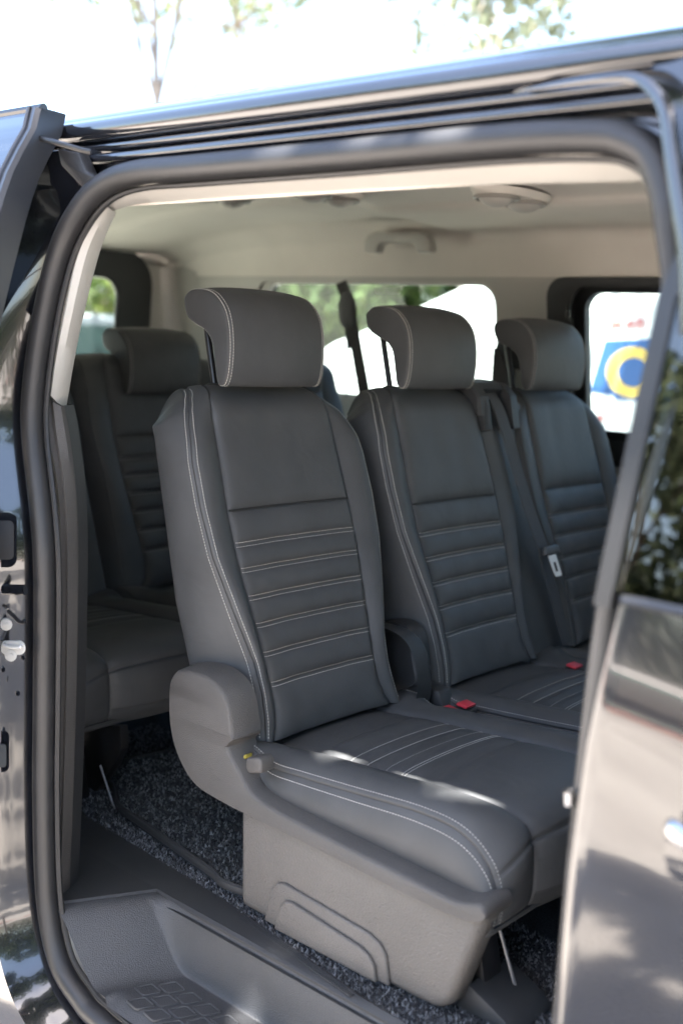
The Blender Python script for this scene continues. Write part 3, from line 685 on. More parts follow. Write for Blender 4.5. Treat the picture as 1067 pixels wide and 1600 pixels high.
    def piping(s):
        z = np.r_[np.linspace(.955, 1.45, 90), 1.45 + (ZTB - 1.45) * np.sin(np.linspace(.05, 1.45, 20))]
        out = []
        for side in (-1, 1):
            p = s.bol(z, np.full_like(z, 1.0), side); p[:, 0] += .0020; out.append(tube(p, .0021, 6))
        u = np.linspace(-.99, .99, 40); p = s.cen(np.full_like(u, s.seam), u); p[:, 0] += .0008; out.append(tube(p, .0016, 6))
        return join(*out)
    def side_stitches(s, side):
        out = []; z = np.r_[np.linspace(.955, 1.45, 120), 1.45 + (ZTB - 1.45) * np.sin(np.linspace(.05, 1.35, 24))]
        p = s.bol(z, np.full_like(z, .10), side); p[:, 0] += .0006; out.append(dashes(p, (.8, side * .5, .25), .005, .0034, .0010, .0007))
        t = np.full_like(z, .06); p = s.sidep(z, t, side); p[:, 1] += side * .0008; out.append(dashes(p, (.2, side, .1), .005, .0034, .0010, .0007))
        return join(*out)
HP = [(-1.510, 1.655), (-1.503, 1.668), (-1.488, 1.675), (-1.458, 1.675), (-1.432, 1.667), (-1.408, 1.645), (-1.396, 1.615), (-1.391, 1.575), (-1.393, 1.535), (-1.400, 1.514), (-1.412, 1.510), (-1.421, 1.522), (-1.427, 1.550), (-1.436, 1.583), (-1.453, 1.603), (-1.478, 1.614), (-1.500, 1.628)]
def headrest(cy, dx=0, dz=0, hw=.119, parent=None, thread=THREAD, m=LEATHER, high=True):
    pr = spline([(a, b, 0) for a, b in HP], 84, closed=True)[:, :2]
    T = np.roll(pr, -1, 0) - np.roll(pr, 1, 0); T /= np.linalg.norm(T, axis=1)[:, None]; Nn = np.stack([T[:, 1], -T[:, 0]], 1)
    if ((pr[0] + Nn[0] * .001 - pr.mean(0)) ** 2).sum() < ((pr[0] - pr.mean(0)) ** 2).sum(): Nn = -Nn
    rings = []
    def ring(y, inset):
        t = (y - cy) / hw; q = pr - Nn * inset
        x = q[:, 0] - .010 * t * t; z = q[:, 1] - .006 * abs(t) ** 3 * np.clip((q[:, 1] - 1.58) / .06, 0, 1)
        return np.stack([x + dx, np.full(len(q), y), z + dz], 1)
    for t in (-1.0, -.985, -.95, -.90): 
        pass
    ends = [(1.0, .0060), (.997, .0035), (.988, .0012), (.968, .0002), (.945, .0022), (.925, .0)]
    rows = [(-a, b) for a, b in ends] + [(t, -.0015 * (1 - t * t)) for t in np.linspace(-.85, .85, 13)] + [(a, b) for a, b in ends[::-1]]
    for t, ins in rows: rings.append(ring(cy + t * hw, ins))
    h = mesh('headrest', loft(rings, tri=pr), m, parent)
    st_ = []
    n3 = np.stack([Nn[:, 0], 0 * Nn[:, 0], Nn[:, 1]], 1)
    for sg in (-1, 1):
        p = ring(cy + sg * hw * .922, -.0008); p = np.r_[p, p[:1]]; nn = np.r_[n3, n3[:1]]
        st_.append(dashes(p, nn, .005, .0034, .0010, .0007))
        p = ring(cy + sg * hw * .972, -.0002); p = np.r_[p, p[:1]]
        st_.append(dashes(p, nn * .6 + np.array([0, sg * .8, 0]), .005, .0036, .0011, .0008))
    mesh('stitching', join(*st_), thread, h, smooth=False, kind='stuff')
    return h
def post(cy, dx, dz, parent):
    p = mesh('headrest_post', tube([(-1.466 + dx, cy, 1.470 + dz), (-1.478 + dx, cy, 1.508 + dz), (-1.505 + dx, cy, 1.612 + dz), (-1.512 + dx, cy, 1.63 + dz)], .0062, 12), BLACKMET, parent)
    a = np.linspace(0, 2 * math.pi, 16, endpoint=False)
    mesh('collar', loft([[(-1.474 + dx + r * math.cos(t), cy + r * 1.15 * math.sin(t), 1.500 + h + dz) for t in a] for r, h in ((.017, 0), (.017, .008), (.011, .011))]), DARKPL, p)
class Cushion:
    XR = -1.235
    def __init__(s, cy, dx=0, dz=0, hl=.215, hr=.215, hi=.135, ribs=(-1.082, -1.048, -1.013, -.978), seam=-.930, bolr=True):
        s.cy, s.dx, s.dz, s.hl, s.hr, s.hi, s.ribs, s.seam, s.bolr = cy, dx, dz, hl, hr, hi, ribs, seam, bolr
        P1 = spline([(-1.25, 0, .952), (-1.212, 0, .950), (-1.168, 0, .934), (-1.106, 0, .936), (-.99, 0, .945), (-.896, 0, .953), (-.83, 0, .952), (-.79, 0, .940), (-.762, 0, .918), (-.748, 0, .893), (-.742, 0, .868), (-.743, 0, .842), (-.752, 0, .828)], 400)   # side seam
        P2 = spline([(-1.25, 0, .930), (-1.212, 0, .934), (-1.168, 0, .939), (-1.106, 0, .945), (-.99, 0, .953), (-.896, 0, .960), (-.83, 0, .963), (-.785, 0, .961), (-.752, 0, .950), (-.735, 0, .925), (-.729, 0, .895), (-.730, 0, .852), (-.742, 0, .826)], 400)   # centre line
        s.P1, s.P2 = P1[:, [0, 2]], P2[:, [0, 2]]
        xs = s.P2[:, 0]
        keep = np.unique(np.r_[np.linspace(0, 399, 150).astype(int)])
        s.ts = keep / 399.0
    def pt(s, P, t): i = np.clip(t * 399, 0, 399); return np.interp(i, np.arange(400), P[:, 0]), np.interp(i, np.arange(400), P[:, 1])
    def tx(s, x): i = np.argmax(s.P2[:, 0] >= x); return i / 399.0
    def front(s, t): return ss01((t - .62) / .2)
    def cen(s, t, u):
        x2, z2 = s.pt(s.P2, t); hr = s.hi if s.bolr else s.hr
        w = np.where(u < 0, s.hi, hr); x2 = x2 - .010 * u * u * s.front(t); y = s.cy + u * w
        e = 1 - np.abs(u) ** 8
        o = .006 * (1 - u * u)
        L = [-1.145] + list(s.ribs) + [s.seam]
        for k in range(len(L) - 1):
            q = (x2 - L[k]) / (L[k + 1] - L[k]); o = o + np.where((q > 0) & (q < 1), .005 * np.sqrt(np.maximum(0, 4 * q * (1 - q))), 0) * e
        q = np.clip((x2 - L[-1]) / .04, 0, 1) * (t < .9); o = o + np.where(x2 > L[-1], .007 * np.sqrt(q * (2 - q)), 0) * e
        fs = s.front(t)
        o = o - .004 * np.abs(u) ** 24 * (t < .80) - .006 * np.exp(-((t - .722) / .007) ** 2)
        a = fs * math.pi / 2
        return np.stack([x2 + o * np.sin(a) + s.dx, y, z2 + o * np.cos(a) + s.dz], -1)
    def bol(s, t, b, side):     # b 0 at the side seam, 1 at the centre panel
        x1, z1 = s.pt(s.P1, t); x2, z2 = s.pt(s.P2, t); h = s.hl if side < 0 else s.hr
        fs = s.front(t); x2 = x2 - .010 * fs
        k = ss01(b) * .5 + b * .5
        x = x1 + (x2 - x1) * k; z = z1 + (z2 - z1) * k; w = h + (s.hi - h) * b
        amp = np.interp(t, [0, .08, .25, .55, .72, .85, 1], [.004, .010, .018, .020, .015, .006, .0])
        o = amp * np.sin(math.pi * np.clip(b, 0, 1)) ** .8 - .0035 * np.abs(2 * b - 1) ** 30
        o = o - .005 * np.exp(-((t - .722) / .007) ** 2) * np.clip(b * 3, 0, 1)
        a = fs * math.pi / 2
        return np.stack([x + o * np.sin(a) + s.dx, s.cy + side * (w + .3 * o * (1 - b)), z + o * np.cos(a) + s.dz], -1)
    def sidep(s, t, q, side):   # q 0 at the seam, 1 at the lower edge
        x1, z1 = s.pt(s.P1, t); h = s.hl if side < 0 else s.hr
        x3 = np.clip(x1 + .004 * q, -1.3, -.742); z3 = np.minimum(z1 - .004, np.interp(x1, [-1.25, -1.2, -1.15, -.93, -.8, -.74], [.90, .89, .87, .862, .855, .835]))
        o = .012 * np.sin(math.pi * np.clip(q, 0, 1)) - .003 * (1 - q) ** 30
        return np.stack([x1 + (x3 - x1) * q + s.dx, s.cy + side * (h + o + .004 * q), z1 + (z3 - z1) * q + s.dz], -1)
    def vf(s):
        t = s.ts; tq = .5 - .5 * np.cos(np.linspace(0, math.pi, 13)); tb = .5 - .5 * np.cos(np.linspace(0, math.pi, 17)); uc = np.r_[-.985, np.linspace(-.95, .95, 40), .985]
        Z = lambda c: (np.repeat(t[:, None], len(c), 1), np.repeat(c[None], len(t), 0))
        cols = [s.sidep(*Z(tq[::-1]), -1), s.bol(*Z(tb[1:]), -1), s.cen(*Z(uc))]
        if s.bolr: cols += [s.bol(*Z(tb[::-1]), 1)]
        cols += [s.sidep(*Z(tq[1:]), 1)]
        return loft(np.concatenate(cols, 1), True, True, True)
    def stitches(s, sides=(-1, 1)):
        out = []; us = np.linspace(-.97, .97, 50)
        for k, x in enumerate(s.ribs):
            for d in ((0,) if k < 3 else (-.003, .003)):
                p = s.cen(np.full_like(us, s.tx(x + d)), us); p[:, 2] += .0008; out.append(dashes(p, (0, 0, 1), wd=.0009, ht=.0006))
        t = np.linspace(.03, .93, 200)
        for sg in sides:
            p = s.bol(t, np.full_like(t, .09), sg); p[:, 2] += .0006; nn = np.stack([s.front(t), np.full_like(t, sg * .5), 1 - s.front(t)], 1); out.append(dashes(p, nn, .0052, .0036, .0011, .0008))
            p = s.sidep(t, np.full_like(t, .12), sg); p[:, 1] += sg * .0008; out.append(dashes(p, (0, sg, .2), .0052, .0036, .0011, .0008))
        return join(*out)
def seat_unit(parent, cy, dx=0, dz=0, back_kw={}, cush_kw={}, thread=THREAD, posts=(-.075, .085), sides=(-1, 1), csides=(-1, 1), hr=True, hr_d=(0, 0)):
    b = Back(cy, dx, dz, **back_kw)
    bo = mesh('backrest', b.vf(), LEATHER, parent, sharp=None)
    mesh('piping', b.piping(), PIPE, bo, kind='stuff')
    mesh('rib_stitching', b.stitches(), thread, bo, smooth=False, kind='stuff')
    if sides: mesh('seam_stitching', join(*[b.side_stitches(k) for k in sides]), thread, bo, smooth=False, kind='stuff')
    c = Cushion(cy + .005, dx, dz, **cush_kw)
    co = mesh('cushion', c.vf(), LEATHER, parent, sharp=None)
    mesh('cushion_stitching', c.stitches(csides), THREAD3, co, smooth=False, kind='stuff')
    if hr:
        headrest(cy + .003, dx + hr_d[0], dz + hr_d[1], parent=parent, thread=thread)
        if hr_d[1] == 0:
            for d in posts: post(cy + d, dx, dz, parent)
    return b, c
SHIELD = [(-1.368, 1.030), (-1.358, 1.052), (-1.338, 1.063), (-1.30, 1.067), (-1.266, 1.064), (-1.238, 1.051), (-1.222, 1.030), (-1.213, .995), (-1.209, .977), (-1.220, .962), (-1.196, .935), (-1.163, .907), (-1.11, .897), (-1.054, .893), (-.929, .887), (-.83, .882), (-.785, .881), (-.762, .886), (-.742, .891), (-.730, .884), (-.732, .868), (-.752, .858), (-.80, .853), (-.911, .856), (-1.033, .861), (-1.15, .864), (-1.24, .868), (-1.300, .879), (-1.343, .918), (-1.363, .968)]
def buckle(x, y, z, parent, ang=.3):
    h = mesh('belt_buckle', prism([(x - .014, y - .020, z), (x + .016, y - .020, z - .004), (x + .016, y + .020, z - .004), (x - .014, y + .020, z)], (-.004, 0, -.05), .004), DARKPL, parent)
    mesh('release_button', prism([(x - .011, y - .015, z + .002), (x + .012, y - .015, z - .001), (x + .012, y + .015, z - .001), (x - .011, y + .015, z + .002)], (0.003, 0, .006), .002), RED, h)
# ---- near single seat
s1 = thing('single_seat', (-1.0, 1.41, .697), 'nearest single seat in dark grey leather with white stitching, beside the door', 'van seat')
seat_unit(s1, 1.41)
# side shield with its broad chamfer
def chamfer_shell(poly, y0, y1, y2, inset):
    pts = np.array(poly); n = len(pts); T = np.roll(pts, -1, 0) - np.roll(pts, 1, 0); T /= np.linalg.norm(T, axis=1)[:, None]; Nn = np.stack([T[:, 1], -T[:, 0]], 1)
    area = np.sum(pts[:, 0] * np.roll(pts[:, 1], -1) - np.roll(pts[:, 0], -1) * pts[:, 1])
    if area < 0: Nn = -Nn
    rings = []
    k = .22 + .78 * ss01((Nn[:, 1] + .25) / .6)[:, None]
    for y, ins in ((y2, 0), (y1, 0), (y0 + (y1 - y0) * .17, inset * .36), (y0 + (y1 - y0) * .05, inset * .62), (y0, inset)):
        q = pts - Nn * ins * k; rings.append([(a, y, b) for a, b in q])
    return loft(rings, True, False, True, tri=[(p[0], p[2]) for p in rings[-1]])
SH = spline([(a, b, 0) for a, b in SHIELD], 150, closed=True)[:, :2]
mesh('side_shield', chamfer_shell(SH, 1.155, 1.192, 1.214, .0105), PLASTIC, s1, sharp=40)
SHL = [(a, b) for a, b in SHIELD if b > .93] + [(-1.25, .90), (-1.30, .89), (-1.35, .92)]
SH2 = spline([(-1.372, 1.03, 0), (-1.34, 1.062, 0), (-1.26, 1.066, 0), (-1.215, 1.04, 0), (-1.195, .98, 0), (-1.21, .92, 0), (-1.28, .90, 0), (-1.35, .93, 0)], 70, closed=True)[:, :2]
# shield and hinge cover on the far side of the seat
mesh('hinge_cover', chamfer_shell(SH2, 1.648, 1.635, 1.600, .010), DARKPL, s1, sharp=40)
base = [(-1.203, .872), (-1.195, .703), (-.84, .701), (-.802, .703), (-.783, .722), (-.735, .872)]
bp_ = prism([(a, 1.166, b) for a, b in base], (0, .05, 0), .016, 4)
bs = mesh('base_panel', bp_, PLASTIC2, s1)
em1 = [(-1.133, .706), (-1.120, .762), (-1.110, .776), (-1.095, .781), (-.925, .769), (-.905, .762), (-.893, .748), (-.884, .706)]
em2 = [(-1.105, .706), (-1.094, .748), (-1.085, .759), (-1.072, .762), (-.935, .747), (-.918, .741), (-.908, .730), (-.902, .706)]
mesh('outer_emboss', prism([(a, 1.168, b) for a, b in em1], (0, -.008, 0), .0035, 3), PLASTIC2, bs)
mesh('inner_emboss', prism([(a, 1.161, b) for a, b in em2], (0, -.008, 0), .0035, 3), PLASTIC2, bs)
lv = mesh('recline_lever', prism([P(384, 1184, 1, 1.155), P(404, 1184, 1, 1.155), P(408, 1192, 1, 1.155), P(408, 1209, 1, 1.155), P(388, 1209, 1, 1.155), P(383, 1200, 1, 1.155)], (0, .03, 0), .004, 3), PLASTIC, s1)
mesh('lever_tab', prism([P(380, 1180, 1, 1.175), P(384, 1179, 1, 1.175), P(384, 1186, 1, 1.175), P(380, 1186, 1, 1.175)], (0, .015, 0), .002), YELLOW, lv)
mesh('cushion_pan', prism([(a, 1.215, b) for a, b in ((-1.24, .90), (-.76, .865), (-.76, .845), (-1.24, .85))], (0, .40, 0), .005), BLACKMET, s1)
for y in (1.225, 1.56):
    mesh('leg', prism([(-.80, y, .699), (-.76, y, .699), (-.80, y, .86), (-.86, y, .86)], (0, .045, 0), .004), BLACKMET, s1)
    mesh('leg', prism([(-1.19, y, .699), (-1.10, y, .699), (-1.08, y, .86), (-1.19, y, .86)], (0, .045, 0), .004), BLACKMET, s1)
mesh('floor_foot', prism([(-.80, 1.20, .699), (-.70, 1.20, .699), (-.72, 1.20, .715), (-.78, 1.20, .74)], (0, .10, 0), .004), DARKPL, s1)
mesh('support_rod', tube([(-.745, 1.268, .72), (-.775, 1.262, .80)], .0026, 8), RODM, s1)
mesh('support_rod', tube([(-.70, 1.43, .745), (-.745, 1.385, .85)], .0026, 8), RODM, s1)
# ---- double bench
s2 = thing('double_bench', (-1.0, 2.14, .697), 'dark leather double bench seat beyond the single seat, with a belt guide between its backs', 'bench seat')
r2 = [1.2275, 1.1805, 1.1325, 1.087, 1.036]
seat_unit(s2, 1.895, 0, -.004, dict(ribs=r2, seam=1.2865, wr=.94, br=.004), dict(hr=.245, bolr=True, hi=.15), posts=(-.075, .085), sides=(-1,), csides=(-1,))
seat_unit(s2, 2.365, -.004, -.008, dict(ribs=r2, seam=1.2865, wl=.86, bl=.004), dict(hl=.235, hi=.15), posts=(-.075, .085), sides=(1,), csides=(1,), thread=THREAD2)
mesh('hinge_cover', chamfer_shell((SH2 - np.array([-1.285, .98])) * np.array([.62, .92]) + np.array([-1.298, .985]), 1.664, 1.676, 1.70, .009), DARKPL, s2, sharp=40)
mesh('hinge_strap', tube(spline([(-1.262, 1.668, 1.045), (-1.235, 1.655, 1.0), (-1.228, 1.655, .965), (-1.25, 1.66, .945)], 24), .004, 8, r2=.014), DARKPL, s2)
mesh('hinge_bracket', prism([(-1.27, 1.66, .96), (-1.19, 1.66, .955), (-1.15, 1.66, .87), (-1.24, 1.66, .87)], (0, .04, 0), .005), DARKPL, s2)
buckle(-1.128, 1.605, .945, s2); buckle(-1.118, 1.645, .949, s2); buckle(-1.12, 2.035, .948, s2)
for y in (1.72, 2.05, 2.5):
    mesh('leg', prism([(-.86, y, .699), (-.80, y, .699), (-.84, y, .86), (-.90, y, .86)], (0, .045, 0), .004), BLACKMET, s2)
    mesh('leg', prism([(-1.19, y, .699), (-1.10, y, .699), (-1.08, y, .86), (-1.19, y, .86)], (0, .045, 0), .004), BLACKMET, s2)
mesh('base_panel', box((-1.18, 1.66, .70), (-.84, 1.70, .87), .01), DARKPL, s2)
mesh('centre_channel', prism([(-1.44, 2.03, 1.48), (-1.42, 2.03, 1.47), (-1.238, 2.03, .95), (-1.238, 2.03, .90), (-1.36, 2.03, .90)], (0, .20, 0), .004), LEATHER, s2)
mesh('cushion_bridge', prism([(-1.26, 2.06, .925), (-.78, 2.06, .935), (-.76, 2.06, .87), (-1.26, 2.06, .87)], (0, .12, 0), .01), LEATHER, s2)
# belt guide at the top between the two backs
GX = lambda px, py, d=0: P(px, py, 0, -1.405 + d)
gd = mesh('belt_guide', loft([[(x + dx, y, z) for x, z in ((-1.50, 1.44), (-1.50, 1.500), (-1.47, 1.522), (-1.42, 1.515), (-1.395, 1.490), (-1.388, 1.45))] for y, dx in ((2.015, 0), (2.02, .006), (2.045, .008))], closed=True), DARKPL, s2)
mesh('guide_cover', loft([[(x, y, z) for x, z in ((-1.50, 1.44), (-1.50, 1.500), (-1.47, 1.524), (-1.42, 1.518), (-1.408, 1.505), (-1.42, 1.49), (-1.46, 1.45))] for y in (2.04, 2.09, 2.14)]), DARKPL, gd)
mesh('guide_wing', loft([[(x + dx, y, z) for x, z in ((-1.50, 1.44), (-1.50, 1.500), (-1.47, 1.522), (-1.42, 1.515), (-1.392, 1.490), (-1.376, 1.42), (-1.39, 1.415))] for y, dx in ((2.135, .004), (2.16, .004), (2.166, 0))]), DARKPL, gd)
mesh('guide_wing', loft([[(x + dx, y, z) for x, z in ((-1.50, 1.44), (-1.50, 1.500), (-1.47, 1.522), (-1.42, 1.515), (-1.392, 1.490), (-1.376, 1.42), (-1.39, 1.415))] for y, dx in ((2.028, 0), (2.034, .004), (2.05, .004))]), DARKPL, gd)
# belt webbing down the channel with its tongue
blt = thing('seat_belt', (-1.3, 2.1, .95), 'black seat belt with silver tongue hanging over the middle of the double bench', 'seat belt')
def strap(path, wdt, up, name, parent, m=WEB, th=.0022):
    return mesh(name, sweep(path, [(-th / 2, -wdt / 2), (th / 2, -wdt / 2), (th / 2, wdt / 2), (-th / 2, wdt / 2)], up=up), m, parent)
def bx_(z): return -1.404 + .35 * (1.47 - z)
bp1 = [(-1.44, 2.092, 1.505), (-1.408, 2.094, 1.488), (bx_(1.44) + .014, 2.098, 1.44), (bx_(1.35) + .016, 2.108, 1.35), (bx_(1.25) + .018, 2.121, 1.25), (bx_(1.16) + .022, 2.134, 1.165)]
strap(spline(bp1, 40), .040, (1, 0, .35), 'webbing', blt)
strap(spline([(bx_(1.165) + .02, 2.136, 1.165), (bx_(1.10) + .012, 2.150, 1.10), (bx_(1.03) + .010, 2.160, 1.03), (bx_(.96) + .012, 2.166, .955)], 30), .034, (1, 0, .35), 'lap_webbing', blt)
tz = 1.150; tx_ = bx_(tz) + .030
tg_ = mesh('tongue', prism([(tx_, 2.108, tz + .020), (tx_ - .002, 2.162, tz + .020), (tx_ + .004, 2.166, tz + .002), (tx_ + .004, 2.104, tz + .002)], (.012, 0, .004), .004, 3), SILVPL, blt)
tp = lambda y, d: (tx_ + .010 + d * .30, y, tz - d)
mesh('tongue_plate', holed([(2.121, -.002), (2.151, -.002), (2.151, .038), (2.149, .046), (2.127, .046), (2.124, .038)], [[(2.131, .014), (2.144, .014), (2.144, .036), (2.131, .036)]], lambda u, v, d: (tx_ + .010 + v * .32 + d, u + v * .18, tz - v * .95), .0025), BRIGHT, tg_)
# ---- rear bench
s3 = thing('rear_bench', (-1.95, 1.9, .697), 'dark rear bench behind the single seat, in deep shade', 'bench seat')
DX3 = -.925
for k, cy in enumerate((1.395, 1.89, 2.37)):
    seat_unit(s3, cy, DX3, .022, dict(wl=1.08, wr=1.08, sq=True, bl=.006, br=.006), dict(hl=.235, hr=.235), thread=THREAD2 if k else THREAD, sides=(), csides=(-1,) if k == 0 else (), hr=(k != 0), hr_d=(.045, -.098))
for y in (1.20, 1.62, 2.1, 2.5):
    mesh('leg', prism([(-1.80 , y, .699), (-1.70, y, .699), (-1.74, y, .86), (-1.80, y, .86)], (0, .05, 0), .004), BLACKMET, s3)
    mesh('leg', prism([(-2.15, y, .699), (-2.05, y, .699), (-2.05, y, .86), (-2.15, y, .86)], (0, .05, 0), .004), BLACKMET, s3)
mesh('cross_bar', tube([P(192, 1166, 0, -1.92), P(240, 1160, 0, -1.92), P(330, 1140, 0, -1.92)], .014, 10), GREENBAR, s3)
mesh('leg', prism([P(a_, b_, 1, 1.275) for a_, b_ in ((126, 1135), (188, 1135), (190, 1170), (176, 1200), (150, 1238), (126, 1245))], (0, .02, 0), .003), BLACKMET, s3)
mesh('slide_lever', tube([P(157, 1196, 1, 1.255), P(180, 1266, 1, 1.255)], .0026, 8), RODM, s3)
for a_ in (205, 240): mesh('seat_spring', tube([P(a_, 1138, 0, -2.0), P(a_ + 28, 1152, 0, -1.95)], .005, 6), STEEL, s3)
buckle(-2.06, 1.72, .958, s3)
# ---- front seats, hidden behind the front door
for cy, lab in ((1.40, 'dark leather front seat directly behind the closed front door'), (2.36, 'dark leather front seat beside the far front window')):
    sf = thing('front_seat', (.25, cy, .697), lab, 'van seat', 'front seats of the van')
    fb = Back(cy, 1.24, .02, wl=1.1, wr=1.1); mesh('backrest', fb.vf(), LEATHER, sf, sharp=None)
    fc_ = Cushion(cy, 1.24, .02, hl=.235, hr=.235); mesh('cushion', fc_.vf(), LEATHER, sf, sharp=None)
    headrest(cy, 1.24, .02, parent=sf)
    mesh('base_panel', box((.02, cy - .2, .69), (.46, cy + .2, .89), .02), DARKPL, sf)
# ---- far belts
b2 = thing('seat_belt', (-2.2, 2.66, 1.7), 'black shoulder belt hanging across the far quarter window left of the middle headrest', 'seat belt')
pb = [P(533, 441, 1, 2.66), P(543, 470, 1, 2.62), P(548, 492, 1, 2.61)]; pb2 = [P(548, 492, 1, 2.61), P(556, 540, 1, 2.58), P(568, 608, 1, 2.54), P(575, 660, 1, 2.5)]
strap(spline(pb, 12), .036, (.6, -.8, 0), 'upper_webbing', b2); strap(spline(pb2, 16), .034, (.6, -.8, 0), 'webbing', b2)
a = np.linspace(0, 2 * math.pi, 14, endpoint=False); c_ = P(546, 484, 1, 2.60)
mesh('belt_loop', loft([[(c_[0] + r * .9 * math.cos(t) , c_[1] - .01 + h * .3, c_[2] + r * 1.2 * math.sin(t) - h) for t in a] for r, h in ((.016, -.03), (.036, -.016), (.042, .006), (.030, .026), (.014, .04))]), WEB, b2)
mesh('belt_stop', tube([P(540, 500, 1, 2.60), P(545, 545, 1, 2.59)], .008, 8, r2=.004), DARKPL, b2)
mesh('belt_cord', tube([P(543, 545, 1, 2.62), P(541, 620, 1, 2.62)], .0022, 6), WEB, b2)
b3 = thing('seat_belt', (-1.72, 2.66, 1.5), 'black shoulder belt on the pale pillar behind the farthest headrest', 'seat belt')
strap(spline([P(789, 545, 1, 2.68), P(786, 590, 1, 2.66), P(784, 650, 1, 2.62), P(790, 720, 1, 2.55)], 16), .065, (.5, -.85, 0), 'webbing', b3)
c_ = P(793, 548, 1, 2.67)
mesh('belt_anchor', prism([(c_[0] - .055, c_[1], c_[2] - .02), (c_[0] - .045, c_[1], c_[2] + .01), (c_[0] - .02, c_[1], c_[2] + .05), (c_[0] + .02, c_[1], c_[2] + .05), (c_[0] + .06, c_[1], c_[2] + .0), (c_[0] + .05, c_[1], c_[2] - .05), (c_[0] - .03, c_[1], c_[2] - .05)], (0, .03, 0), .008), DARKPL, b3)
# ---- loose carpet mat with bound edge between the rows
MZ = .716
mp = [P(188, 1262, 2, MZ), P(180, 1235, 2, MZ), P(172, 1212, 2, MZ), P(210, 1185, 2, MZ), (-1.55, 2.2, MZ), (-1.0, 2.2, MZ), (-1.0, 1.26, MZ), P(373, 1390, 2, MZ), P(330, 1362, 2, MZ), P(270, 1320, 2, MZ), P(220, 1285, 2, MZ)]
mt = mesh('floor_mat', prism(mp, (0, 0, -.012)), CARPET, smooth=False)
tag(mt, 'dark speckled carpet mat with bound black edge on the floor behind the nearest seat', 'floor mat')
edge = spline([mp[4], mp[3], mp[2], mp[1], mp[0], mp[10], mp[9], mp[8], mp[7], mp[6]], 80)
mesh('mat_binding', tube(edge, .008, 8, r2=.006), DARKPL, mt)
poly2 = [(p[0], p[1]) for p in mp]
def inside(x, y):
    c = False; n = len(poly2)
    for i in range(n):
        (x1, y1), (x2, y2) = poly2[i], poly2[i - 1]
        if (y1 > y) != (y2 > y) and x < (x2 - x1) * (y - y1) / (y2 - y1) + x1: c = not c
    return c
def mat_sample():
    while True:
        x, y = random.uniform(-1.85, -1.0), random.uniform(1.18, 1.9)
        if inside(x, y): return x, y, MZ
PILE2 = tuftmat('mat_pile', (.026, .028, .029), (.14, .145, .147))
tufts('mat_pile', 16000, mat_sample, .006, PILE2, mt)

# ------------------------------------------------------------------ outside, beyond the van
V_Y = 5.4
def wp(px, py, d=0): p = P(px, py, 1, V_Y); return (p[0], p[1] + d, p[2])
wv = thing('white_van', (-1.5, 6.3, 0), 'white van with blue and yellow emblem seen through the far windows', 'van')
f0 = wp(470, 580); f1 = wp(520, 534); f2 = wp(600, 503); f3 = wp(745, 436)
sidepoly = [(f0[0] - .35, .35), (f0[0] - .4, .9), (f0[0] - .05, f0[2] + .03), (f1[0], f1[2]), (f2[0], f2[2]), (f3[0], f3[2]), (f3[0] + .35, f3[2] + .14), (f3[0] + .8, f3[2] + .20), (3.4, f3[2] + .22), (3.55, 1.9), (3.5, .35)]
wb = mesh('body', prism([(a, V_Y, b) for a, b in sidepoly], (0, 1.8, 0), .04, 3), WHITE, wv)
# lettering and emblem on the side
def flat(name, pts, m, d): return mesh(name, prism([wp(*p) for p in pts], (0, -d, 0)), m, wv)
flat('emblem_panel', [(945, 532), (1062, 529), (1062, 632), (962, 624), (958, 618), (921, 612)], BLUE, .004)
def ringpx(cx, cy, rx, ry, k, a0, a1, n=28):
    o = [(cx + rx * math.cos(t), cy + ry * math.sin(t)) for t in np.linspace(a0, a1, n)]
    i = [(cx + rx * k * math.cos(t), cy + ry * k * math.sin(t)) for t in np.linspace(a1, a0, n)]
    return o + i
flat('emblem_ring', ringpx(990, 582, 43, 40, .58, R_(35), R_(325)), YEL, .007)
for k in range(9): flat('emblem_line', [(943 - k * 2.2, 541 + k * 8.5), (1060, 539 + k * 8.5), (1060, 539.5 + k * 8.5), (943 - k * 2.2, 541.5 + k * 8.5)], SKYB, .0055)
def stroke(pts, r=3.0):
    out = []
    for (a, b) in zip(pts[:-1], pts[1:]):
        d = np.array(b, float) - np.array(a, float); n = np.array([-d[1], d[0]]) / np.linalg.norm(d) * r / 2
        flat('letter', [tuple(np.array(a) - n), tuple(np.array(b) - n), tuple(np.array(b) + n), tuple(np.array(a) + n)], REDP, .005)
stroke([(954, 497), (957, 515), (963, 502), (967, 514), (972, 496)])
stroke([(980, 504), (980, 514)]); stroke([(980, 504), (988, 503), (988, 513)]); stroke([(996, 513), (996, 500), (1004, 500), (1003, 512)])
stroke([(932, 650), (936, 660), (940, 649)])
mesh('door_line', box((wp(915, 537)[0], V_Y - .004, wp(0, 538)[2] - .004), (3.3, V_Y, wp(0, 538)[2] + .004)), SILVPL, wv)
WGL = mat('van_window', (.012, .022, .022), .35, spec=.15)
mesh('windscreen', prism([(f2[0] - .02, V_Y + .12, f2[2] + .012), (f3[0] - .08, V_Y + .18, f3[2] - .01), (f3[0] - .08, V_Y + 1.62, f3[2] - .01), (f2[0] - .02, V_Y + 1.68, f2[2] + .012)], (-.006, 0, .012)), WGL, wv, smooth=False)
for x in (f1[0] + .25, 2.2):
    wl = mesh('wheel', tube([(x, V_Y + .06, .33), (x, V_Y - .012, .33)], .33, 28), TYRE, wv)
    mesh('rim', tube([(x, V_Y - .008, .33), (x, V_Y - .03, .33)], .2, 20), STEEL, wl)
mesh('headlight', prism([(f0[0] - .36, V_Y - .004, .82), (f0[0] - .12, V_Y - .004, .95), (f0[0] - .14, V_Y - .004, .80)], (0, .05, 0)), CHROME, wv)
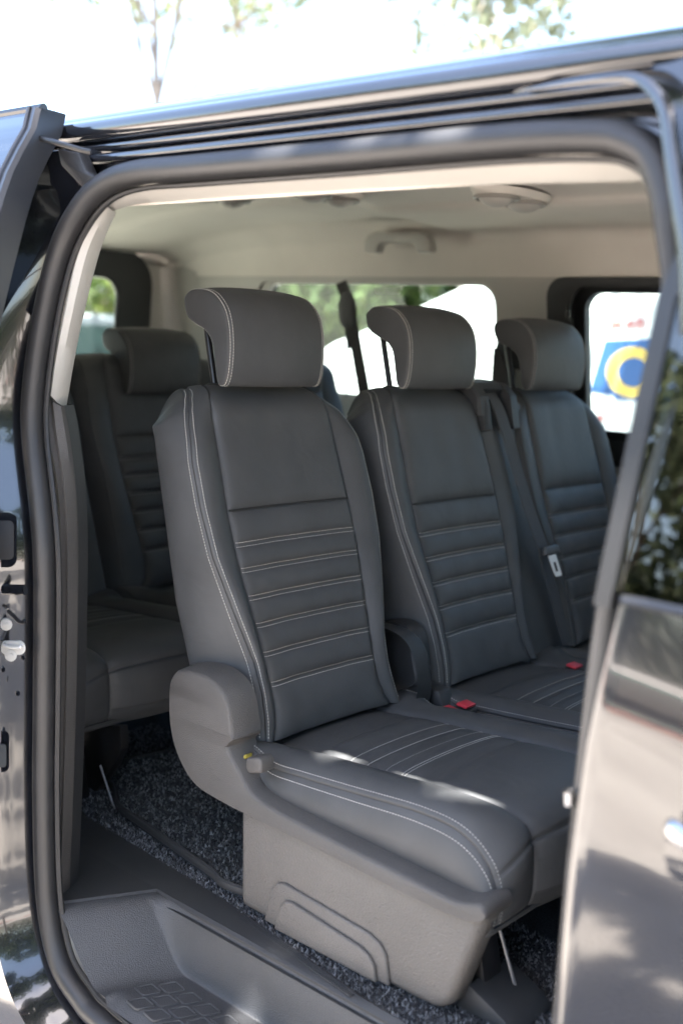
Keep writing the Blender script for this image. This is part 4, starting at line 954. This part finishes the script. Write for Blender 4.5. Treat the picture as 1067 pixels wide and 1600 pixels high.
# second pale car beyond the rear window
def car(loc, ang, label, paint, name='parked_car'):
    t = thing(name, loc, label, 'car'); c, s_ = math.cos(ang), math.sin(ang)
    def tr(VF): return [(loc[0] + v[0] * c - v[1] * s_, loc[1] + v[0] * s_ + v[1] * c, loc[2] + v[2] * 1.17) for v in VF[0]], VF[1]
    body = [(-2.1, .3), (-2.15, .7), (-2.0, .92), (-1.1, 1.0), (1.2, .98), (2.0, .85), (2.1, .6), (2.05, .3)]
    roof = [(-1.75, .96), (-1.35, 1.40), (-.9, 1.50), (.2, 1.50), (.6, 1.42), (1.2, .96)]
    mesh('body', tr(prism([(a, -.88, b) for a, b in body], (0, 1.76, 0), .06, 3)), paint, t)
    cab = mesh('cabin', tr(prism([(a, -.72, b) for a, b in roof], (0, 1.44, 0), .05, 3)), paint, t)
    for y in (-.735, .725):
        mesh('side_glass', tr(prism([(-1.5, y, 1.0), (-1.22, y, 1.36), (.5, y, 1.38), (.95, y, 1.0)], (0, .01, 0))), WGL, cab)
    mesh('windscreen', tr(prism([(1.16, -.62, 1.02), (.66, -.62, 1.40), (.66, .62, 1.40), (1.16, .62, 1.02)], (.02, 0, .02))), WGL, cab)
    mesh('rear_glass', tr(prism([(-1.74, -.62, 1.02), (-1.40, -.62, 1.36), (-1.40, .62, 1.36), (-1.74, .62, 1.02)], (-.02, 0, .02))), WGL, cab)
    for x in (-1.3, 1.3):
        for y in (-.90, .82):
            w_ = mesh('wheel', tr(tube([(x, y, .32), (x, y + .08, .32)], .32, 20)), TYRE, t)
    for y in (-.6, .6):
        mesh('headlight', tr(tube([(2.06, y, .68), (2.13, y, .68)], .09, 12)), CHROME, t)
        mesh('tail_light', tr(box((-2.17, y - .12, .72), (-2.10, y + .12, .85))), RED, t)
    return t
kc = P(150, 560, 0, -13.5)
car((kc[0], kc[1], 0), .75, 'grey car parked far off beyond the rear window', mat('pale_car', (.06, .065, .075), .45))

# ------------------------------------------------------------------ trees
def tree(loc, h, cr, cz, nleaf, seed, m, label, group, ls=.10, crown_squash=.8, trunk_r=.12, gap=None, lean=(0, 0), limbs=7, clumps=26, bark=None):
    rg = np.random.default_rng(seed)
    t = thing('tree', loc, label, 'tree', group)
    L = np.array(loc, float); topz = cz - .2 * cr
    tp_ = [L, L + np.array([lean[0] * .3, lean[1] * .3, topz * .4]), L + np.array([lean[0] * .7, lean[1] * .7, topz * .75]), L + np.array([lean[0], lean[1], cz + cr * .3])]
    tp_ = spline(tp_, 16)
    parts = [tube(tp_, trunk_r, 9, scale=np.linspace(1.15, .3, 16))]
    C = L + np.array([lean[0], lean[1], cz])
    cl = []
    for k in range(clumps):
        d = rg.normal(size=3); d /= np.linalg.norm(d); d *= rg.uniform(.35, 1.0) ** .6 * cr; d[2] *= crown_squash
        cl.append((C + d, rg.uniform(.22, .42) * cr))
    for k in range(min(limbs, clumps)):
        a0 = tp_[rg.integers(7, 14)]; e = cl[k][0]; mid = (a0 + e) / 2 + rg.normal(size=3) * .12 * cr
        parts.append(tube(spline([a0, mid, e], 10), trunk_r * .35, 6, scale=np.linspace(1, .25, 10)))
    tr_ = mesh('trunk', join(*parts), bark or BARK, t)
    ci = rg.integers(0, clumps, nleaf); cen = np.array([cl[i][0] for i in ci]); rad = np.array([cl[i][1] for i in ci])
    d = rg.normal(size=(nleaf, 3)); d /= np.linalg.norm(d, axis=1)[:, None]; pos = cen + d * (rad * rg.uniform(.25, 1.0, nleaf) ** .5)[:, None] * np.array([1, 1, .75])
    if gap is not None: keep = gap(pos); pos = pos[keep]
    n = len(pos)
    u = rg.normal(size=(n, 3)); u[:, 2] -= .35; u /= np.linalg.norm(u, axis=1)[:, None]; v = np.cross(u, rg.normal(size=(n, 3))); v /= np.linalg.norm(v, axis=1)[:, None] + 1e-9
    s_ = ls * rg.uniform(.6, 1.3, n)[:, None]
    V = np.stack([pos - u * s_, pos + v * s_ * .42, pos + u * s_, pos - v * s_ * .42], 1).reshape(-1, 3)
    me = bpy.data.meshes.new('crown'); me.vertices.add(4 * n); me.vertices.foreach_set('co', V.ravel())
    me.loops.add(4 * n); me.loops.foreach_set('vertex_index', np.arange(4 * n)); me.polygons.add(n)
    me.polygons.foreach_set('loop_start', np.arange(n) * 4); me.polygons.foreach_set('loop_total', np.full(n, 4)); me.update(calc_edges=True)
    at = me.attributes.new('tint', 'FLOAT', 'FACE'); at.data.foreach_set('value', np.clip(rg.beta(1.5, 2.5, n), 0, 1))
    me.materials.append(m); link('crown', me, t)
    return t
GT = 'trees standing beyond the van'
def gp(px, py, y): p = P(px, py, 1, y); return p
# seen over the roof: bare thin trunk and thin crowns
k = gp(275, 60, 9.0); tree((k[0], 9.0, 0), 9, 1.7, k[2] + 1.6, 1300, 11, LEAFO, 'thin bare-stemmed tree rising above the left part of the roof', GT, .085, trunk_r=.075, limbs=12, lean=(-.5, 0), bark=DARKBARK)
k = gp(400, 10, 13); tree((k[0] - .4, 13, 0), 9, 1.7, k[2] + .8, 1700, 12, LEAFO, 'sparse pale tree above the middle of the roof', GT, .09, trunk_r=.06, limbs=9, bark=BARK)
k = gp(690, 20, 12); tree((k[0] + .6, 12, 0), 9, 1.6, k[2] + .5, 1900, 13, LEAFP, 'green hanging crown above the roof, right of the sparse tree', GT, .12, trunk_r=.06, bark=PALEBARK)
# seen through the windows
k = gp(450, 470, 12); tree((k[0], 12, 0), 5, 1.9, k[2] - .2, 5000, 14, LEAF, 'bushy green tree behind the nose of the white van', GT, .16, trunk_r=.1)
k = gp(600, 450, 14); tree((k[0], 14, 0), 5, 2.0, k[2] - .1, 5000, 15, LEAF, 'dark green bush tree showing above the white van bonnet', GT, .16, trunk_r=.1)
k = gp(150, 440, 14); tree((k[0] - 2.0, 14.6, 0), 6, 3.0, 2.6, 6000, 16, LEAFY, 'yellow-green tree framed by the rear window', GT, .18, trunk_r=.13)
# trees on the camera side of the van: they shade it and mirror in its glass
GN = 'trees along the verge mirrored in the front door'
tree((-5.6, -9.2, 0), 7, 2.3, 3.0, 4200, 21, LEAFO, 'broad dark tree on the verge, left one mirrored in the door glass', GN, .14)
tree((-2.4, -10.0, 0), 8, 2.5, 3.4, 4200, 22, LEAFO, 'tall tree on the verge, right one mirrored in the door glass', GN, .14)
tree((-9.2, -10.4, 0), 7, 2.4, 3.0, 5000, 23, LEAFO, 'far green tree on the verge, beyond the broad dark tree', GN, .15)

def shade_gap(pos):
    """drops leaves from the shade crown so the sun hits the cushion edge, the step and the front seal"""
    keep = np.ones(len(pos), bool)
    tg = [((x, 1.285, .978), .045) for x in np.linspace(-1.10, -.84, 9)] + [((-1.13, 1.06, .605), .045), ((-1.05, 1.05, .605), .06)] + [((-.49, .94, z), .06) for z in np.linspace(.95, 1.5, 9)]
    for q, r in tg:
        d = pos - np.array(q); along = d @ SUNV; perp = np.linalg.norm(d - along[:, None] * SUNV, axis=1); keep &= perp > r + .015
    return keep
cc = np.array([-.92, 1.1, 1.0]) + SUNV * 5.2  # crown shaped and placed to keep direct sun off the door opening
tree((cc[0] + .6, cc[1] - 2.6, 0), 7, 1.2, cc[2], 13000, 31, LEAF, 'spreading out-of-frame tree beside the van, its crown shaped to shade the open doorway', None, .12, crown_squash=.45, trunk_r=.15, gap=shade_gap, lean=(-.6, 2.6), clumps=40)
cw = np.array([-1.0, 5.6, 1.4]) + SUNV * 4.2  # added crown, keeps the sun off the side of the white van
tree((cw[0] - 3.2, cw[1] + 3.0, 0), 7, 2.5, cw[2], 16000, 35, LEAF, 'large tree added to shade the white van, its crown hanging over it', None, .14, crown_squash=.45, trunk_r=.16, lean=(3.2, -3.0), clumps=48)
# ---- pale green rail fence that mirrors in the front door
GREENP = mat('green_fence_paint', (.25, .42, .33), .5)
fn_ = thing('rail_fence', (-4, -5.5, 0), 'pale green metal rail fence between the paving and the pink path', 'fence')
for z in (.25, 1.02): mesh('rail', tube([(-11, -5.5, z), (3, -5.5, z)], .03, 8), GREENP, fn_)
for k in range(9):
    for d in (0, .16): mesh('post', tube([(-10.6 + k * 1.65 + d, -5.5, 0), (-10.6 + k * 1.65 + d, -5.5, 1.02)], .028, 8), GREENP, fn_)
cf = np.array([2.6, -.7, 0]) + SUNV * 5.6  # added crown, darkens the paving mirrored in the door jamb
tree((cf[0] + 1.5, cf[1] - 2.2, 0), 7, 2.2, cf[2], 8000, 37, LEAF, 'broad out-of-frame tree added to shade the paving ahead of the van', None, .14, crown_squash=.45, trunk_r=.15, lean=(-1.5, 2.2), clumps=30)
tree((9.5, -2.5, 0), 6, 2.6, 3.0, 6000, 38, LEAF, 'bushy green tree added well ahead of the van to block sky from its reflections', None, .16, trunk_r=.14)  # added out of frame to keep bright sky out of the jamb reflection
cd = np.array([-1.25, -.72, 0]) + SUNV * 6.6  # crown added so its dappled shadow mirrors in the lower front door
tree((cd[0] + 1.9, cd[1] - 2.4, 0), 7, .95, cd[2], 2400, 39, LEAF, 'slim tree added beside the van, its small sparse crown placed to dapple the paving', None, .11, crown_squash=.6, trunk_r=.1, lean=(-1.9, 2.4), clumps=16)
